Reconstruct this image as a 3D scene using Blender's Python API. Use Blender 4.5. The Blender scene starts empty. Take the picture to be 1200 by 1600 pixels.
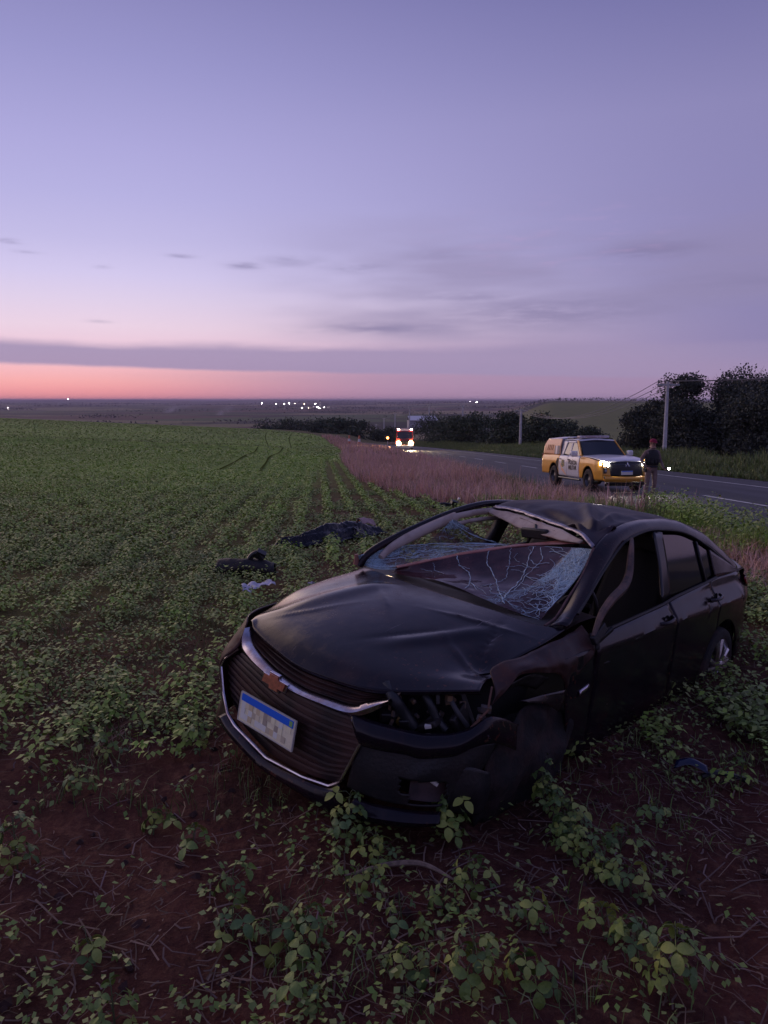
import bpy, bmesh, math, random
import numpy as np
from mathutils import Vector, Matrix, Euler
S = bpy.context.scene
COL = S.collection
rnd = random.Random(7)
rng = np.random.default_rng(11)
R = math.radians

# ------------------------------------------------------------ camera, sky, light, exposure
EYE = 1.8
cam_d = bpy.data.cameras.new('camera')
cam = bpy.data.objects.new('camera', cam_d)
COL.objects.link(cam)
cam_d.sensor_fit = 'VERTICAL'
cam_d.sensor_height = 24.0
cam_d.lens = 24.0 * 1150 / 1600
cam_d.clip_start = 0.05
cam_d.clip_end = 60000
cam.location = (0, 0, EYE)
cam.rotation_euler = (R(90 - 8.65), 0, 0)
S.camera = cam
S.render.engine = 'CYCLES'
S.cycles.use_denoising = True
S.cycles.max_bounces = 6
S.cycles.volume_bounces = 0
S.cycles.transparent_max_bounces = 12
S.view_settings.view_transform = 'Standard'
S.view_settings.look = 'None'
S.view_settings.gamma = 1
S.view_settings.exposure = 0.0
S.view_settings.use_curve_mapping = False


def lin(c):
    return c / 12.92 if c <= 0.04045 else ((c + 0.055) / 1.055) ** 2.4


def hx(h):
    return (lin(int(h[0:2], 16) / 255), lin(int(h[2:4], 16) / 255), lin(int(h[4:6], 16) / 255), 1)


class NT:
    """small helper for node trees"""
    def __init__(s, tree):
        s.t = tree
        s.n = tree.nodes
        s.l = tree.links

    def new(s, kind, **kw):
        n = s.n.new(kind)
        for k, v in kw.items():
            setattr(n, k, v)
        return n

    def put(s, sock, v):
        if isinstance(v, (int, float)):
            sock.default_value = v
        elif isinstance(v, (tuple, list)):
            sock.default_value = v
        else:
            s.l.new(v, sock)

    def m(s, op, a, b=0.0, c=None):
        n = s.new('ShaderNodeMath', operation=op)
        s.put(n.inputs[0], a)
        s.put(n.inputs[1], b)
        if c is not None:
            s.put(n.inputs[2], c)
        return n.outputs[0]

    def sm(s, v, a, b):
        n = s.new('ShaderNodeMapRange', interpolation_type='SMOOTHSTEP')
        s.put(n.inputs[0], v)
        s.put(n.inputs[1], a)
        s.put(n.inputs[2], b)
        n.inputs[3].default_value = 0
        n.inputs[4].default_value = 1
        return n.outputs[0]

    def mix(s, f, a, b, mode='MIX'):
        n = s.new('ShaderNodeMix', data_type='RGBA', blend_type=mode)
        s.put(n.inputs[0], f)
        s.put(n.inputs[6], a)
        s.put(n.inputs[7], b)
        return n.outputs[2]

    def ramp(s, v, stops, interp='LINEAR'):
        n = s.new('ShaderNodeValToRGB')
        n.color_ramp.interpolation = interp
        e = n.color_ramp.elements
        while len(e) > 1:
            e.remove(e[-1])
        e[0].position = stops[0][0]
        e[0].color = stops[0][1]
        for p, c in stops[1:]:
            x = e.new(p)
            x.color = c
        s.put(n.inputs[0], v)
        return n.outputs[0]

    def noise(s, vec, scale, detail=3, rough=.5):
        n = s.new('ShaderNodeTexNoise')
        n.inputs['Scale'].default_value = scale
        n.inputs['Detail'].default_value = detail
        n.inputs['Roughness'].default_value = rough
        if vec is not None:
            s.l.new(vec, n.inputs['Vector'])
        return n.outputs['Fac']


W = bpy.data.worlds.new('World')
S.world = W
W.use_nodes = True
wt = NT(W.node_tree)
wt.n.clear()
tc = wt.new('ShaderNodeTexCoord')
sep = wt.new('ShaderNodeSeparateXYZ')
wt.l.new(tc.outputs['Generated'], sep.inputs[0])
X_, Y_, Z_ = sep.outputs
EL = wt.m('MULTIPLY', wt.m('ARCSINE', Z_), 57.2958)
AZ = wt.m('MULTIPLY', wt.m('ARCTAN2', X_, Y_), 57.2958)
comb = wt.new('ShaderNodeCombineXYZ')
wt.put(comb.inputs[0], wt.m('MULTIPLY', AZ, .09))
wt.put(comb.inputs[1], wt.m('MULTIPLY', EL, .55))
skyv = comb.outputs[0]
nz = wt.noise(skyv, 1.0, 5, .55)
nz2 = wt.noise(skyv, 3.2, 5, .6)
nzc = wt.m('SUBTRACT', nz, .5)
ELF = wt.m('DIVIDE', wt.m('ADD', EL, 10), 100.0)
st = lambda l: [((d + 10) / 100.0, hx(c)) for d, c in l]
leftc = wt.ramp(ELF, st([(-10, '3A3038'), (-1, '8A6478'), (0, 'E9909A'), (.7, 'FBA3A6'), (1.3, 'FFB2B1'), (2.2, 'FBBEC4'), (3.6, 'F0CBDC'), (5.2, 'EED5E7'), (7, 'E2D2EC'),
                         (8.8, 'D5CBEF'), (11, 'C5BEE8'), (14, 'B8B3E3'), (17, 'AFAADD'), (22, '9B98CD'), (27.5, '8683B8'), (40, '7A7CB0'), (90, '4C568C')]))
rightc = wt.ramp(ELF, st([(-10, '2C2833'), (-1, '5A4E6A'), (0, '9A89AC'), (1.5, '9588B0'), (4, '8C83AF'), (7, '8A83B1'), (12, '8D87B7'), (19, '8B86B6'),
                          (27.5, '6B6AA0'), (40, '64689A'), (90, '4C568C')]))
# glow sits round azimuth -45 (where the sun went down) and dies away on both sides
gl = wt.m('MULTIPLY', wt.sm(wt.m('MULTIPLY', AZ, -1), -32.0, 22.0), wt.sm(AZ, -150.0, -75.0))
sky = wt.mix(gl, rightc, leftc)
warm = wt.m('MULTIPLY', wt.m('MULTIPLY', wt.sm(AZ, -60.0, -20.0), wt.sm(wt.m('MULTIPLY', AZ, -1), -16.0, 8.0)), .0)
warm = wt.m('MULTIPLY', warm, wt.sm(wt.m('MULTIPLY', EL, -1), -2.2, -1.0))
sky = wt.mix(warm, sky, hx('D98DA4'))
cut = wt.m('MULTIPLY', wt.m('MULTIPLY', wt.sm(AZ, -26.0, 3.0), wt.sm(wt.m('MULTIPLY', EL, -1), -3.4, -1.6)), .75)
sky = wt.mix(cut, sky, hx('A48CAE'))
# long flat bank of cloud over the horizon
lo = wt.m('ADD', wt.m('ADD', wt.m('MULTIPLY', nzc, .5), 1.95), wt.m('MULTIPLY', AZ, -.018))
hi = wt.m('ADD', wt.m('MULTIPLY', nzc, 1.2), 4.25)
bank = wt.m('MULTIPLY', wt.sm(wt.m('SUBTRACT', EL, lo), -.12, .22), wt.sm(wt.m('SUBTRACT', hi, EL), -.15, .75))
bank = wt.m('MULTIPLY', bank, wt.m('MULTIPLY', wt.sm(wt.m('MULTIPLY', AZ, -1), -42.0, -8.0), wt.sm(AZ, -110.0, -60.0)))
sky = wt.mix(wt.m('MULTIPLY', bank, .9), sky, hx('A393B6'))
# high thin veil to the right
nzs = wt.noise(skyv, .55, 3, .5)
veil = wt.m('MULTIPLY', wt.sm(nzs, .36, .60), wt.m('MULTIPLY', wt.sm(EL, 3.0, 5.5), wt.sm(wt.m('MULTIPLY', EL, -1), -15.0, -9.0)))
veil = wt.m('MULTIPLY', veil, wt.m('MULTIPLY', wt.sm(AZ, -14.0, 4.0), .60))
sky = wt.mix(veil, sky, hx('948AAF'))
# wisps of darker cloud
acc = None
for az, el, sa, se, k in [(-10.3, 9.7, 1.2, .22, .9), (-7.0, 10.1, 1.9, .4, .5), (-2.5, 9.7, 2.4, .35, .55), (19.2, 10.35, 3.6, .5, .75), (-.5, 5.35, 5.0, .42, .8),
                          (12, 6.4, 7.5, .9, .7), (-25.9, 10.4, .6, .16, .8), (-20.3, 9.2, .5, .13, .5), (-14.6, 10.2, .9, .14, .7), (6.0, 7.6, 4.0, .4, .5),
                          (-25.5, 9.8, .9, .1, .4), (27, 8.0, 6, .7, .35), (-20.6, 5.5, .8, .12, .35), (4.5, 10.6, 3.0, .5, .35), (60, 9, 14, 1.2, .5), (-95, 8, 12, .8, .5), (130, 12, 20, 1.5, .4)]:
    dx = wt.m('DIVIDE', wt.m('ADD', wt.m('SUBTRACT', AZ, az), wt.m('MULTIPLY', nzc, 2.5 * sa ** .5)), sa)
    dy = wt.m('DIVIDE', wt.m('ADD', wt.m('SUBTRACT', EL, el), wt.m('MULTIPLY', nzc, 1.0 * se)), se)
    g = wt.m('ADD', wt.m('MULTIPLY', dx, dx), wt.m('MULTIPLY', dy, dy))
    g = wt.m('MULTIPLY', wt.m('EXPONENT', wt.m('MULTIPLY', g, -1)), k)
    acc = g if acc is None else wt.m('MAXIMUM', acc, g)
acc = wt.m('MULTIPLY', acc, wt.sm(nz2, .25, .6))
sky = wt.mix(wt.m('MULTIPLY', acc, .75), sky, hx('7E779E'))
pk = wt.m('MULTIPLY', wt.m('MULTIPLY', wt.sm(nz2, .5, .75), wt.sm(EL, 8.0, 10.0)), wt.m('MULTIPLY', wt.sm(wt.m('MULTIPLY', EL, -1), -16.0, -11.0), wt.sm(AZ, 0.0, 8.0)))
sky = wt.mix(wt.m('MULTIPLY', wt.m('MULTIPLY', pk, wt.sm(wt.m('MULTIPLY', AZ, -1), -24.0, -16.0)), .3), sky, hx('BCA0CB'))
bg = wt.new('ShaderNodeBackground')
wt.l.new(sky, bg.inputs[0])
bg.inputs[1].default_value = 1.0
wo = wt.new('ShaderNodeOutputWorld')
wt.l.new(bg.outputs[0], wo.inputs[0])

sun_d = bpy.data.lights.new('afterglow_sun', 'SUN')
sun_d.energy = 0.9
sun_d.angle = R(60)
sun_d.color = (1.0, .68, .42)
sun = bpy.data.objects.new('afterglow_sun', sun_d)
COL.objects.link(sun)
sun.rotation_euler = (R(86), 0, R(-(-42) + 180))   # low over the horizon, front left
sun.rotation_euler = Vector((math.sin(R(42)), -math.cos(R(42)), -math.tan(R(15)))).to_track_quat('-Z', 'Y').to_euler()

# ------------------------------------------------------------ helpers
MATS = {}


def mat(name, col=(.5, .5, .5), rough=.6, metal=0, coat=0, bump=0, bscale=30, var=0, vscale=8, var2=None, emit=None, es=0, alpha=1, spec=.5, tint=0, obj=True):
    if name in MATS:
        return MATS[name]
    m = bpy.data.materials.new(name)
    m.use_nodes = True
    t = NT(m.node_tree)
    b = t.n['Principled BSDF']
    b.inputs['Roughness'].default_value = rough
    b.inputs['Metallic'].default_value = metal
    b.inputs['Coat Weight'].default_value = coat
    b.inputs['Coat Roughness'].default_value = .08
    b.inputs['Specular IOR Level'].default_value = spec
    b.inputs['Alpha'].default_value = alpha
    c = (*col, 1)
    b.inputs['Base Color'].default_value = c
    co = t.new('ShaderNodeTexCoord')
    vec = co.outputs['Object'] if obj else co.outputs['Generated']
    if var or var2:
        nn = t.noise(vec, vscale, 5, .6)
        c2 = (*var2, 1) if var2 else tuple(x * (1 - var) for x in col) + (1,)
        f = t.sm(nn, .38, .64)
        if var2 and var:
            f = t.m('MULTIPLY', f, var)
        t.l.new(t.mix(f, c, c2), b.inputs['Base Color'])
        t.put(b.inputs['Roughness'], t.m('ADD', t.m('MULTIPLY', nn, .25), max(rough - .12, .02)))
    if tint:
        a = t.new('ShaderNodeAttribute', attribute_name='var')
        s_ = t.new('ShaderNodeSeparateXYZ')
        t.l.new(a.outputs['Vector'], s_.inputs[0])
        hsv = t.new('ShaderNodeHueSaturation')
        hsv.inputs['Color'].default_value = c
        t.put(hsv.inputs['Hue'], t.m('ADD', .5, t.m('MULTIPLY', t.m('SUBTRACT', s_.outputs[0], .5), .07 * tint)))
        t.put(hsv.inputs['Value'], t.m('ADD', .66, t.m('MULTIPLY', s_.outputs[1], .7)))
        t.put(hsv.inputs['Saturation'], t.m('ADD', .75, t.m('MULTIPLY', s_.outputs[0], .35)))
        t.l.new(hsv.outputs[0], b.inputs['Base Color'])
    if bump:
        bn = t.new('ShaderNodeBump')
        bn.inputs['Strength'].default_value = bump
        bn.inputs['Distance'].default_value = .02
        t.l.new(t.noise(vec, bscale, 4, .6), bn.inputs['Height'])
        t.l.new(bn.outputs[0], b.inputs['Normal'])
    if emit:
        b.inputs['Emission Color'].default_value = (*emit, 1)
        b.inputs['Emission Strength'].default_value = es
    MATS[name] = m
    return m


def tag(o, label=None, cat=None, group=None, kind=None):
    if label:
        o['label'] = label
    if cat:
        o['category'] = cat
    if group:
        o['group'] = group
    if kind:
        o['kind'] = kind
    return o


def empty(name, loc=(0, 0, 0), rot=(0, 0, 0)):
    o = bpy.data.objects.new(name, None)
    COL.objects.link(o)
    o.location = loc
    o.rotation_euler = rot
    return o


class B:
    """collects faces and links them as one mesh object"""
    def __init__(s):
        s.v = []
        s.f = []

    def add(s, vs, fs):
        k = len(s.v)
        s.v += [tuple(map(float, p)) for p in vs]
        s.f += [tuple(i + k for i in f) for f in fs]
        return s

    def box(s, c, d, rot=None):
        hx_, hy, hz = d[0] / 2, d[1] / 2, d[2] / 2
        vs = [Vector((a * hx_, b * hy, e * hz)) for a in (-1, 1) for b in (-1, 1) for e in (-1, 1)]
        if rot:
            q = Euler(rot).to_matrix()
            vs = [q @ v for v in vs]
        vs = [v + Vector(c) for v in vs]
        return s.add(vs, [(0, 1, 3, 2), (4, 6, 7, 5), (0, 4, 5, 1), (2, 3, 7, 6), (0, 2, 6, 4), (1, 5, 7, 3)])

    def tube(s, pts, r, n=8, cap=True):
        P = [Vector(p) for p in pts]
        rs = r if isinstance(r, (list, tuple)) else [r] * len(P)
        rings = []
        up = Vector((0, 0, 1))
        prev = None
        for i, p in enumerate(P):
            d = (P[min(i + 1, len(P) - 1)] - P[max(i - 1, 0)]).normalized()
            if prev is None:
                a = d.cross(up)
                if a.length < .1:
                    a = d.cross(Vector((1, 0, 0)))
            else:
                a = prev - d * prev.dot(d)
            a.normalize()
            prev = a
            b = d.cross(a)
            rings.append([p + (a * math.cos(2 * math.pi * k / n) + b * math.sin(2 * math.pi * k / n)) * rs[i] for k in range(n)])
        vs = [v for g in rings for v in g]
        fs = [(i * n + k, i * n + (k + 1) % n, (i + 1) * n + (k + 1) % n, (i + 1) * n + k) for i in range(len(P) - 1) for k in range(n)]
        if cap:
            fs += [tuple(range(n))[::-1], tuple((len(P) - 1) * n + k for k in range(n))]
        return s.add(vs, fs)

    def lathe(s, prof, c, axis='y', n=24):
        """prof: list of (radius, offset along axis)"""
        vs, fs = [], []
        for r, o in prof:
            for k in range(n):
                a = 2 * math.pi * k / n
                u, w = r * math.cos(a), r * math.sin(a)
                vs.append((c[0] + u, c[1] + o, c[2] + w) if axis == 'y' else ((c[0] + o, c[1] + u, c[2] + w) if axis == 'x' else (c[0] + u, c[1] + w, c[2] + o)))
        for i in range(len(prof) - 1):
            for k in range(n):
                fs.append((i * n + k, i * n + (k + 1) % n, (i + 1) * n + (k + 1) % n, (i + 1) * n + k))
        return s.add(vs, fs)

    def poly(s, pts, th=None):
        """flat polygon, optionally thickened by vector th"""
        n = len(pts)
        if th is None:
            return s.add(pts, [tuple(range(n))])
        q = [tuple(Vector(p) + Vector(th)) for p in pts]
        return s.add(list(pts) + q, [tuple(range(n)), tuple(range(2 * n - 1, n - 1, -1))] + [(i, i + n, (i + 1) % n + n, (i + 1) % n) for i in range(n)])

    def grid(s, G, mask=None):
        G = np.asarray(G)
        a, b = G.shape[:2]
        fs = [(i * b + j, i * b + j + 1, (i + 1) * b + j + 1, (i + 1) * b + j) for i in range(a - 1) for j in range(b - 1) if mask is None or mask[i][j]]
        return s.add(G.reshape(-1, 3), fs)

    def make(s, name, m, parent=None, smooth=True, solid=0, bevel=0, sub=0, ang=40):
        me = bpy.data.meshes.new(name)
        me.from_pydata(s.v, [], s.f)
        bm = bmesh.new()
        bm.from_mesh(me)
        bmesh.ops.recalc_face_normals(bm, faces=bm.faces)
        bm.to_mesh(me)
        bm.free()
        for k in (m if isinstance(m, (list, tuple)) else [m]):
            me.materials.append(k)
        if smooth:
            me.shade_smooth()
            try:
                me.set_sharp_from_angle(angle=R(ang))
            except Exception:
                pass
        o = bpy.data.objects.new(name, me)
        COL.objects.link(o)
        if parent:
            o.parent = parent
        if bevel:
            md = o.modifiers.new('bevel', 'BEVEL')
            md.width = bevel
            md.segments = 2
            md.limit_method = 'ANGLE'
        if sub:
            md = o.modifiers.new('sub', 'SUBSURF')
            md.levels = md.render_levels = sub
        if solid:
            md = o.modifiers.new('solid', 'SOLIDIFY')
            md.thickness = solid
            md.offset = 0
        return o


def cr(P, n):
    """Catmull-Rom resample of polyline P (k,3) to n points by chord length"""
    P = np.asarray(P, float)
    k = len(P)
    if k == 2:
        t = np.linspace(0, 1, n)[:, None]
        return P[0] * (1 - t) + P[1] * t
    d = np.r_[0, np.cumsum(np.linalg.norm(np.diff(P, axis=0), axis=1) + 1e-9)]
    s_ = np.linspace(0, d[-1], n)
    tang = np.zeros_like(P)
    for i in range(k):
        a, b = max(i - 1, 0), min(i + 1, k - 1)
        tang[i] = (P[b] - P[a]) / (d[b] - d[a])
    idx = np.clip(np.searchsorted(d, s_, side='right') - 1, 0, k - 2)
    h = (d[idx + 1] - d[idx])[:, None]
    t = ((s_ - d[idx])[:, None]) / h
    p0, p1, m0, m1 = P[idx], P[idx + 1], tang[idx] * h, tang[idx + 1] * h
    return (2 * t ** 3 - 3 * t ** 2 + 1) * p0 + (t ** 3 - 2 * t ** 2 + t) * m0 + (-2 * t ** 3 + 3 * t ** 2) * p1 + (t ** 3 - t ** 2) * m1


def lin_rs(P, n):
    P = np.asarray(P, float)
    d = np.r_[0, np.cumsum(np.linalg.norm(np.diff(P, axis=0), axis=1) + 1e-9)]
    s_ = np.linspace(0, d[-1], n)
    return np.stack([np.interp(s_, d, P[:, i]) for i in range(3)], 1)


def loft(rows, n, m, linear=False):
    """rows of control polylines -> (m, n, 3) surface grid"""
    f = lin_rs if linear else cr
    A = np.stack([f(r, n) for r in rows])
    out = np.zeros((m, n, 3))
    for j in range(n):
        out[:, j] = (lin_rs if (linear or len(rows) == 2) else cr)(A[:, j], m)
    return out


def np_mesh(name, V, F, m, parent=None, var=None, smooth=False):
    """fast mesh from arrays; F (k,3) or (k,4)"""
    me = bpy.data.meshes.new(name)
    V = np.asarray(V, np.float32)
    F = np.asarray(F, np.int32)
    k, w = F.shape
    me.vertices.add(len(V))
    me.vertices.foreach_set('co', V.ravel())
    me.loops.add(k * w)
    me.loops.foreach_set('vertex_index', F.ravel())
    me.polygons.add(k)
    me.polygons.foreach_set('loop_start', np.arange(0, k * w, w, dtype=np.int32))
    me.polygons.foreach_set('loop_total', np.full(k, w, np.int32))
    if smooth:
        me.polygons.foreach_set('use_smooth', np.ones(k, bool))
    me.update(calc_edges=True)
    if var is not None:
        a = me.attributes.new('var', 'FLOAT_VECTOR', 'POINT')
        a.data.foreach_set('vector', np.asarray(var, np.float32).ravel())
    for q in (m if isinstance(m, (list, tuple)) else [m]):
        me.materials.append(q)
    o = bpy.data.objects.new(name, me)
    COL.objects.link(o)
    if parent:
        o.parent = parent
    return o


# smooth value noise on numpy arrays
_perm = rng.random((256, 256))


def vn(x, y, sc=1.0):
    x = np.asarray(x, float) * sc + 1000.3
    y = np.asarray(y, float) * sc + 1000.7
    xi, yi = np.floor(x).astype(int), np.floor(y).astype(int)
    fx, fy = x - xi, y - yi
    fx, fy = fx * fx * (3 - 2 * fx), fy * fy * (3 - 2 * fy)
    g = lambda a, b: _perm[a % 256, b % 256]
    return (g(xi, yi) * (1 - fx) + g(xi + 1, yi) * fx) * (1 - fy) + (g(xi, yi + 1) * (1 - fx) + g(xi + 1, yi + 1) * fx) * fy


def sst(x, a, b):
    t = np.clip((np.asarray(x, float) - a) / (b - a), 0, 1)
    return t * t * (3 - 2 * t)
# ------------------------------------------------------------ terrain
ROADP = np.array([(11.4, -60), (11.0, -25), (10.7, 0), (10.4, 10), (10.0, 20), (9.3, 37), (8.0, 58), (6.3, 85), (4.8, 105), (1.6, 140), (-6, 190), (-20, 250), (-42, 320)], float)
_ry = np.linspace(-60, 320, 600)
_rc = cr(np.c_[ROADP, np.zeros(len(ROADP))], 800)
_rx = np.interp(_ry, _rc[:, 1], _rc[:, 0])


def road_x(y):
    return np.interp(y, _ry, _rx)


VERGE = np.array([(2.4, -60), (3.4, 0), (4.3, 8), (4.3, 13), (3.2, 17), (.9, 21.7), (-.6, 28), (-2.0, 42), (-3.2, 60), (-5, 90), (-8, 130), (-16, 190), (-30, 250), (-52, 320)], float)


def verge_x(y):
    return np.interp(y, VERGE[:, 1], VERGE[:, 0])


def far_z(x, y):
    r = np.hypot(x, y) + 1e-6
    az = np.degrees(np.arctan2(x, y))
    z = -50 + 34 * sst(r, 2500, 14000) + 9 * sst(r, 13000, 30000)
    u = sst(r, 900, 2500)
    z = z + u * (20 * (vn(x, y, 1 / 1700) - .5) + 11 * (vn(x + 99, y, 1 / 620) - .5)) * np.clip(r / 5000, .4, 2.0)
    hill = sst(az, 8.5, 13) * (1 - sst(az, 60, 90))
    z = z + hill * 47 * sst(r, 500, 1900) * (1 - sst(r, 2500, 7000))
    z = z + sst(az, 0, 6) * (1 - sst(az, 60, 90)) * 16 * sst(r, 2400, 4200) * (1 - sst(r, 5200, 9000))
    return z


def ground(x, y, fine=True):
    x = np.asarray(x, float)
    y = np.asarray(y, float)
    xn = -np.log1p(np.exp(np.clip(-x / .6, -50, 600))) * .6          # soft min(x, 0)
    xn = np.maximum(xn, -600)
    z = -.05 * y - .043 * xn - .0187
    r = np.hypot(x, y) + 1e-6
    az = np.degrees(np.arctan2(x, y))
    fieldside = sst(-x, 2, 14) * sst(y, 20, 60)
    z = z + fieldside * .012 * np.clip(y - 60, 0, 400)
    # contour terrace and the dip behind it
    yc = 74 + .16 * x + 5 * np.sin(x / 17)
    z = z + fieldside * (.45 * np.exp(-((y - yc) / 3.0) ** 2) - 1.5 * sst(y - yc, 2, 26) * (1 - sst(y - yc, 40, 150)))
    r0 = 330 + 420 * sst(az, -9, 1) - 60 * sst(-az, 30, 60)
    f = sst(r, r0, r0 * 2.4)
    z = z * (1 - f) + far_z(x, y) * f
    if fine:
        near = 1 - sst(r, 25, 60)
        z = z + near * (.035 * (vn(x, y, 2.1) - .5) + .02 * (vn(x, y, 6) - .5) + .012 * (vn(x, y, 17) - .5) + .012 * (vn(x, y, 40) - .5))
        # seed rows: slightly ridged soil
        u = x + .0875 * y
        z = z + near * .012 * np.cos((u - .01) / .56 * 2 * math.pi) * (x < verge_x(y))
    dr = np.abs(x - road_x(y) - 1.3)
    onr = (1 - sst(dr, 5.4, 7.0)) * (1 - sst(y, 290, 320))
    z = z - .16 * onr
    # low bank between the wreck and the road
    dv = x - verge_x(y)
    bank = np.exp(-((dv - 1.1) / .8) ** 2) * (1 - sst(y, 14, 22)) * (.36 + .1 * (vn(x, y, 1.3) - .5))
    z = z + bank * (1 - onr)
    return z


def soil_mat():
    m = bpy.data.materials.new('ground_soil')
    m.use_nodes = True
    t = NT(m.node_tree)
    b = t.n['Principled BSDF']
    a = t.new('ShaderNodeAttribute', attribute_name='land')
    geo = t.new('ShaderNodeNewGeometry')
    pos = geo.outputs['Position']
    s_ = t.new('ShaderNodeSeparateXYZ')
    t.l.new(a.outputs['Vector'], s_.inputs[0])
    fld, vrg, far = s_.outputs
    n1 = t.noise(pos, 1.6, 6, .62)
    n2 = t.noise(pos, 14, 6, .7)
    soil = t.mix(t.sm(n1, .35, .65), hx('5E352D'), hx('462822'))
    soil = t.mix(t.sm(n2, .45, .75), soil, hx('75503F'))
    spk = t.noise(pos, 60, 3, .7)
    soil = t.mix(t.m('MULTIPLY', t.sm(spk, .6, .72), .4), soil, hx('7C5C4A'))
    green = t.mix(t.sm(t.noise(pos, .05, 5, .6), .35, .65), hx('8CA848'), hx('789640'))
    green = t.mix(t.m('MULTIPLY', t.sm(t.noise(pos, .9, 5, .75), .45, .6), .55), green, hx('48612A'))
    v = t.new('ShaderNodeTexVoronoi')
    mp = t.new('ShaderNodeMapping')
    mp.inputs['Scale'].default_value = (1 / 620, 1 / 420, 1 / 300)
    mp.inputs['Rotation'].default_value = (0, 0, .5)
    t.l.new(pos, mp.inputs[0])
    t.l.new(mp.outputs[0], v.inputs['Vector'])
    v.inputs['Scale'].default_value = 1
    sv = t.new('ShaderNodeSeparateXYZ')
    t.l.new(v.outputs['Color'], sv.inputs[0])
    patch = t.ramp(sv.outputs[0], [(0, hx('27311F')), (.22, hx('46582E')), (.42, hx('746F4A')), (.58, hx('5A4238')), (.74, hx('35492C')), (.9, hx('8A7D5C'))], 'CONSTANT')
    woods = t.sm(t.noise(pos, 1 / 420, 6, .6), .52, .58)
    patch = t.mix(woods, patch, hx('1B2419'))
    grassc = t.mix(t.sm(n1, .3, .7), hx('5C4638'), hx('4C5A2C'))
    c = t.mix(fld, soil, green)
    c = t.mix(vrg, c, grassc)
    c = t.mix(far, c, patch)
    t.l.new(c, b.inputs['Base Color'])
    b.inputs['Roughness'].default_value = .95
    b.inputs['Specular IOR Level'].default_value = .2
    bn = t.new('ShaderNodeBump')
    bn.inputs['Strength'].default_value = .9
    bn.inputs['Distance'].default_value = .03
    t.l.new(t.m('ADD', n2, t.m('MULTIPLY', spk, .4)), bn.inputs['Height'])
    t.l.new(bn.outputs[0], b.inputs['Normal'])
    return m


GM = soil_mat()
aa = np.r_[np.linspace(-180, -36, 60)[:-1], np.linspace(-36, 36, 560), np.linspace(36, 180, 60)[1:]]
rr = np.r_[np.geomspace(.25, 30, 300), np.geomspace(30, 30000, 330)[1:]]
A, RR = np.meshgrid(np.radians(aa), rr)
gx, gy = RR * np.sin(A), RR * np.cos(A)
gz = ground(gx, gy)
na = len(aa)
ii = np.arange(len(rr) - 1)[:, None] * na + np.arange(na - 1)[None]
F = np.stack([ii, ii + 1, ii + na + 1, ii + na], -1).reshape(-1, 4)
V = np.stack([gx, gy, gz], -1).reshape(-1, 3)
# hub under the photographer
V = np.vstack([V, [[0, 0, float(ground(0, 0))]]])
gnd = np_mesh('ground', V, F, GM, smooth=True)
land = np.zeros((len(V), 3), np.float32)
lx, ly = V[:, 0], V[:, 1]
lr = np.hypot(lx, ly)
infield = 1 - sst(lx - verge_x(ly), -.4, .4)
land[:, 0] = (.25 * sst(lr, 4, 9) + .70 * sst(lr, 12, 34)) * infield
land[:, 0] *= 1 - .65 * sst(lx + .06 * ly, -1.6, -.4) * (1 - sst(ly, 45, 65))
land[:, 1] = sst(lx - verge_x(ly), -.3, .6) * (lr < 420)
azv = np.degrees(np.arctan2(lx, ly))
hillm = sst(azv, 8.5, 10) * (1 - sst(azv, 24, 28)) * sst(lr, 420, 600) * (1 - sst(lr, 1750, 1900))
land[:, 0] = np.maximum(land[:, 0] * (lr < 500), hillm * .45)
land[:, 2] = np.clip(sst(lr, 330 + 100 * sst(azv, -6, 4), 380 + 150 * sst(azv, -6, 4)), 0, 1) * (1 - hillm)
at = gnd.data.attributes.new('land', 'FLOAT_VECTOR', 'POINT')
at.data.foreach_set('vector', land.ravel())
tag(gnd, 'red brown soil of the sloping field running out to far hills', kind='structure')


# ------------------------------------------------------------ road
def gz1(x, y):
    return float(ground(x, y, False))


ys = np.r_[np.linspace(-55, 40, 140), np.linspace(40, 300, 160)[1:]]


def ribbon(o0, o1, dz, nx=2, y0=-55, y1=300, step=None):
    yy = ys[(ys >= y0) & (ys <= y1)] if step is None else np.arange(y0, y1 + 1e-6, step)
    G = np.zeros((len(yy), nx, 3))
    for j, o in enumerate(np.linspace(o0, o1, nx)):
        G[:, j, 0] = road_x(yy) + o
        G[:, j, 1] = yy
        xx = road_x(yy) + o
        xn = -np.log1p(np.exp(np.clip(-xx / .6, -50, 600))) * .6
        G[:, j, 2] = -.05 * yy - .045 * xn - .0187 + dz - .0012 * (o ** 2)
    return G


def asphalt():
    m = bpy.data.materials.new('asphalt')
    m.use_nodes = True
    t = NT(m.node_tree)
    b = t.n['Principled BSDF']
    geo = t.new('ShaderNodeNewGeometry')
    pos = geo.outputs['Position']
    mp = t.new('ShaderNodeMapping')
    mp.inputs['Scale'].default_value = (1.2, .06, 1)
    t.l.new(pos, mp.inputs[0])
    n = t.noise(mp.outputs[0], 1.0, 4, .6)
    n2 = t.noise(pos, 40, 4, .7)
    c = t.mix(t.sm(n, .3, .7), hx('33313B'), hx('292830'))
    c = t.mix(t.m('MULTIPLY', t.sm(n2, .5, .7), .5), c, hx('403E46'))
    t.l.new(c, b.inputs['Base Color'])
    t.put(b.inputs['Roughness'], t.m('ADD', .55, t.m('MULTIPLY', n, .3)))
    bn = t.new('ShaderNodeBump')
    bn.inputs['Strength'].default_value = .3
    bn.inputs['Distance'].default_value = .01
    t.l.new(n2, bn.inputs['Height'])
    t.l.new(bn.outputs[0], b.inputs['Normal'])
    return m


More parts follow.
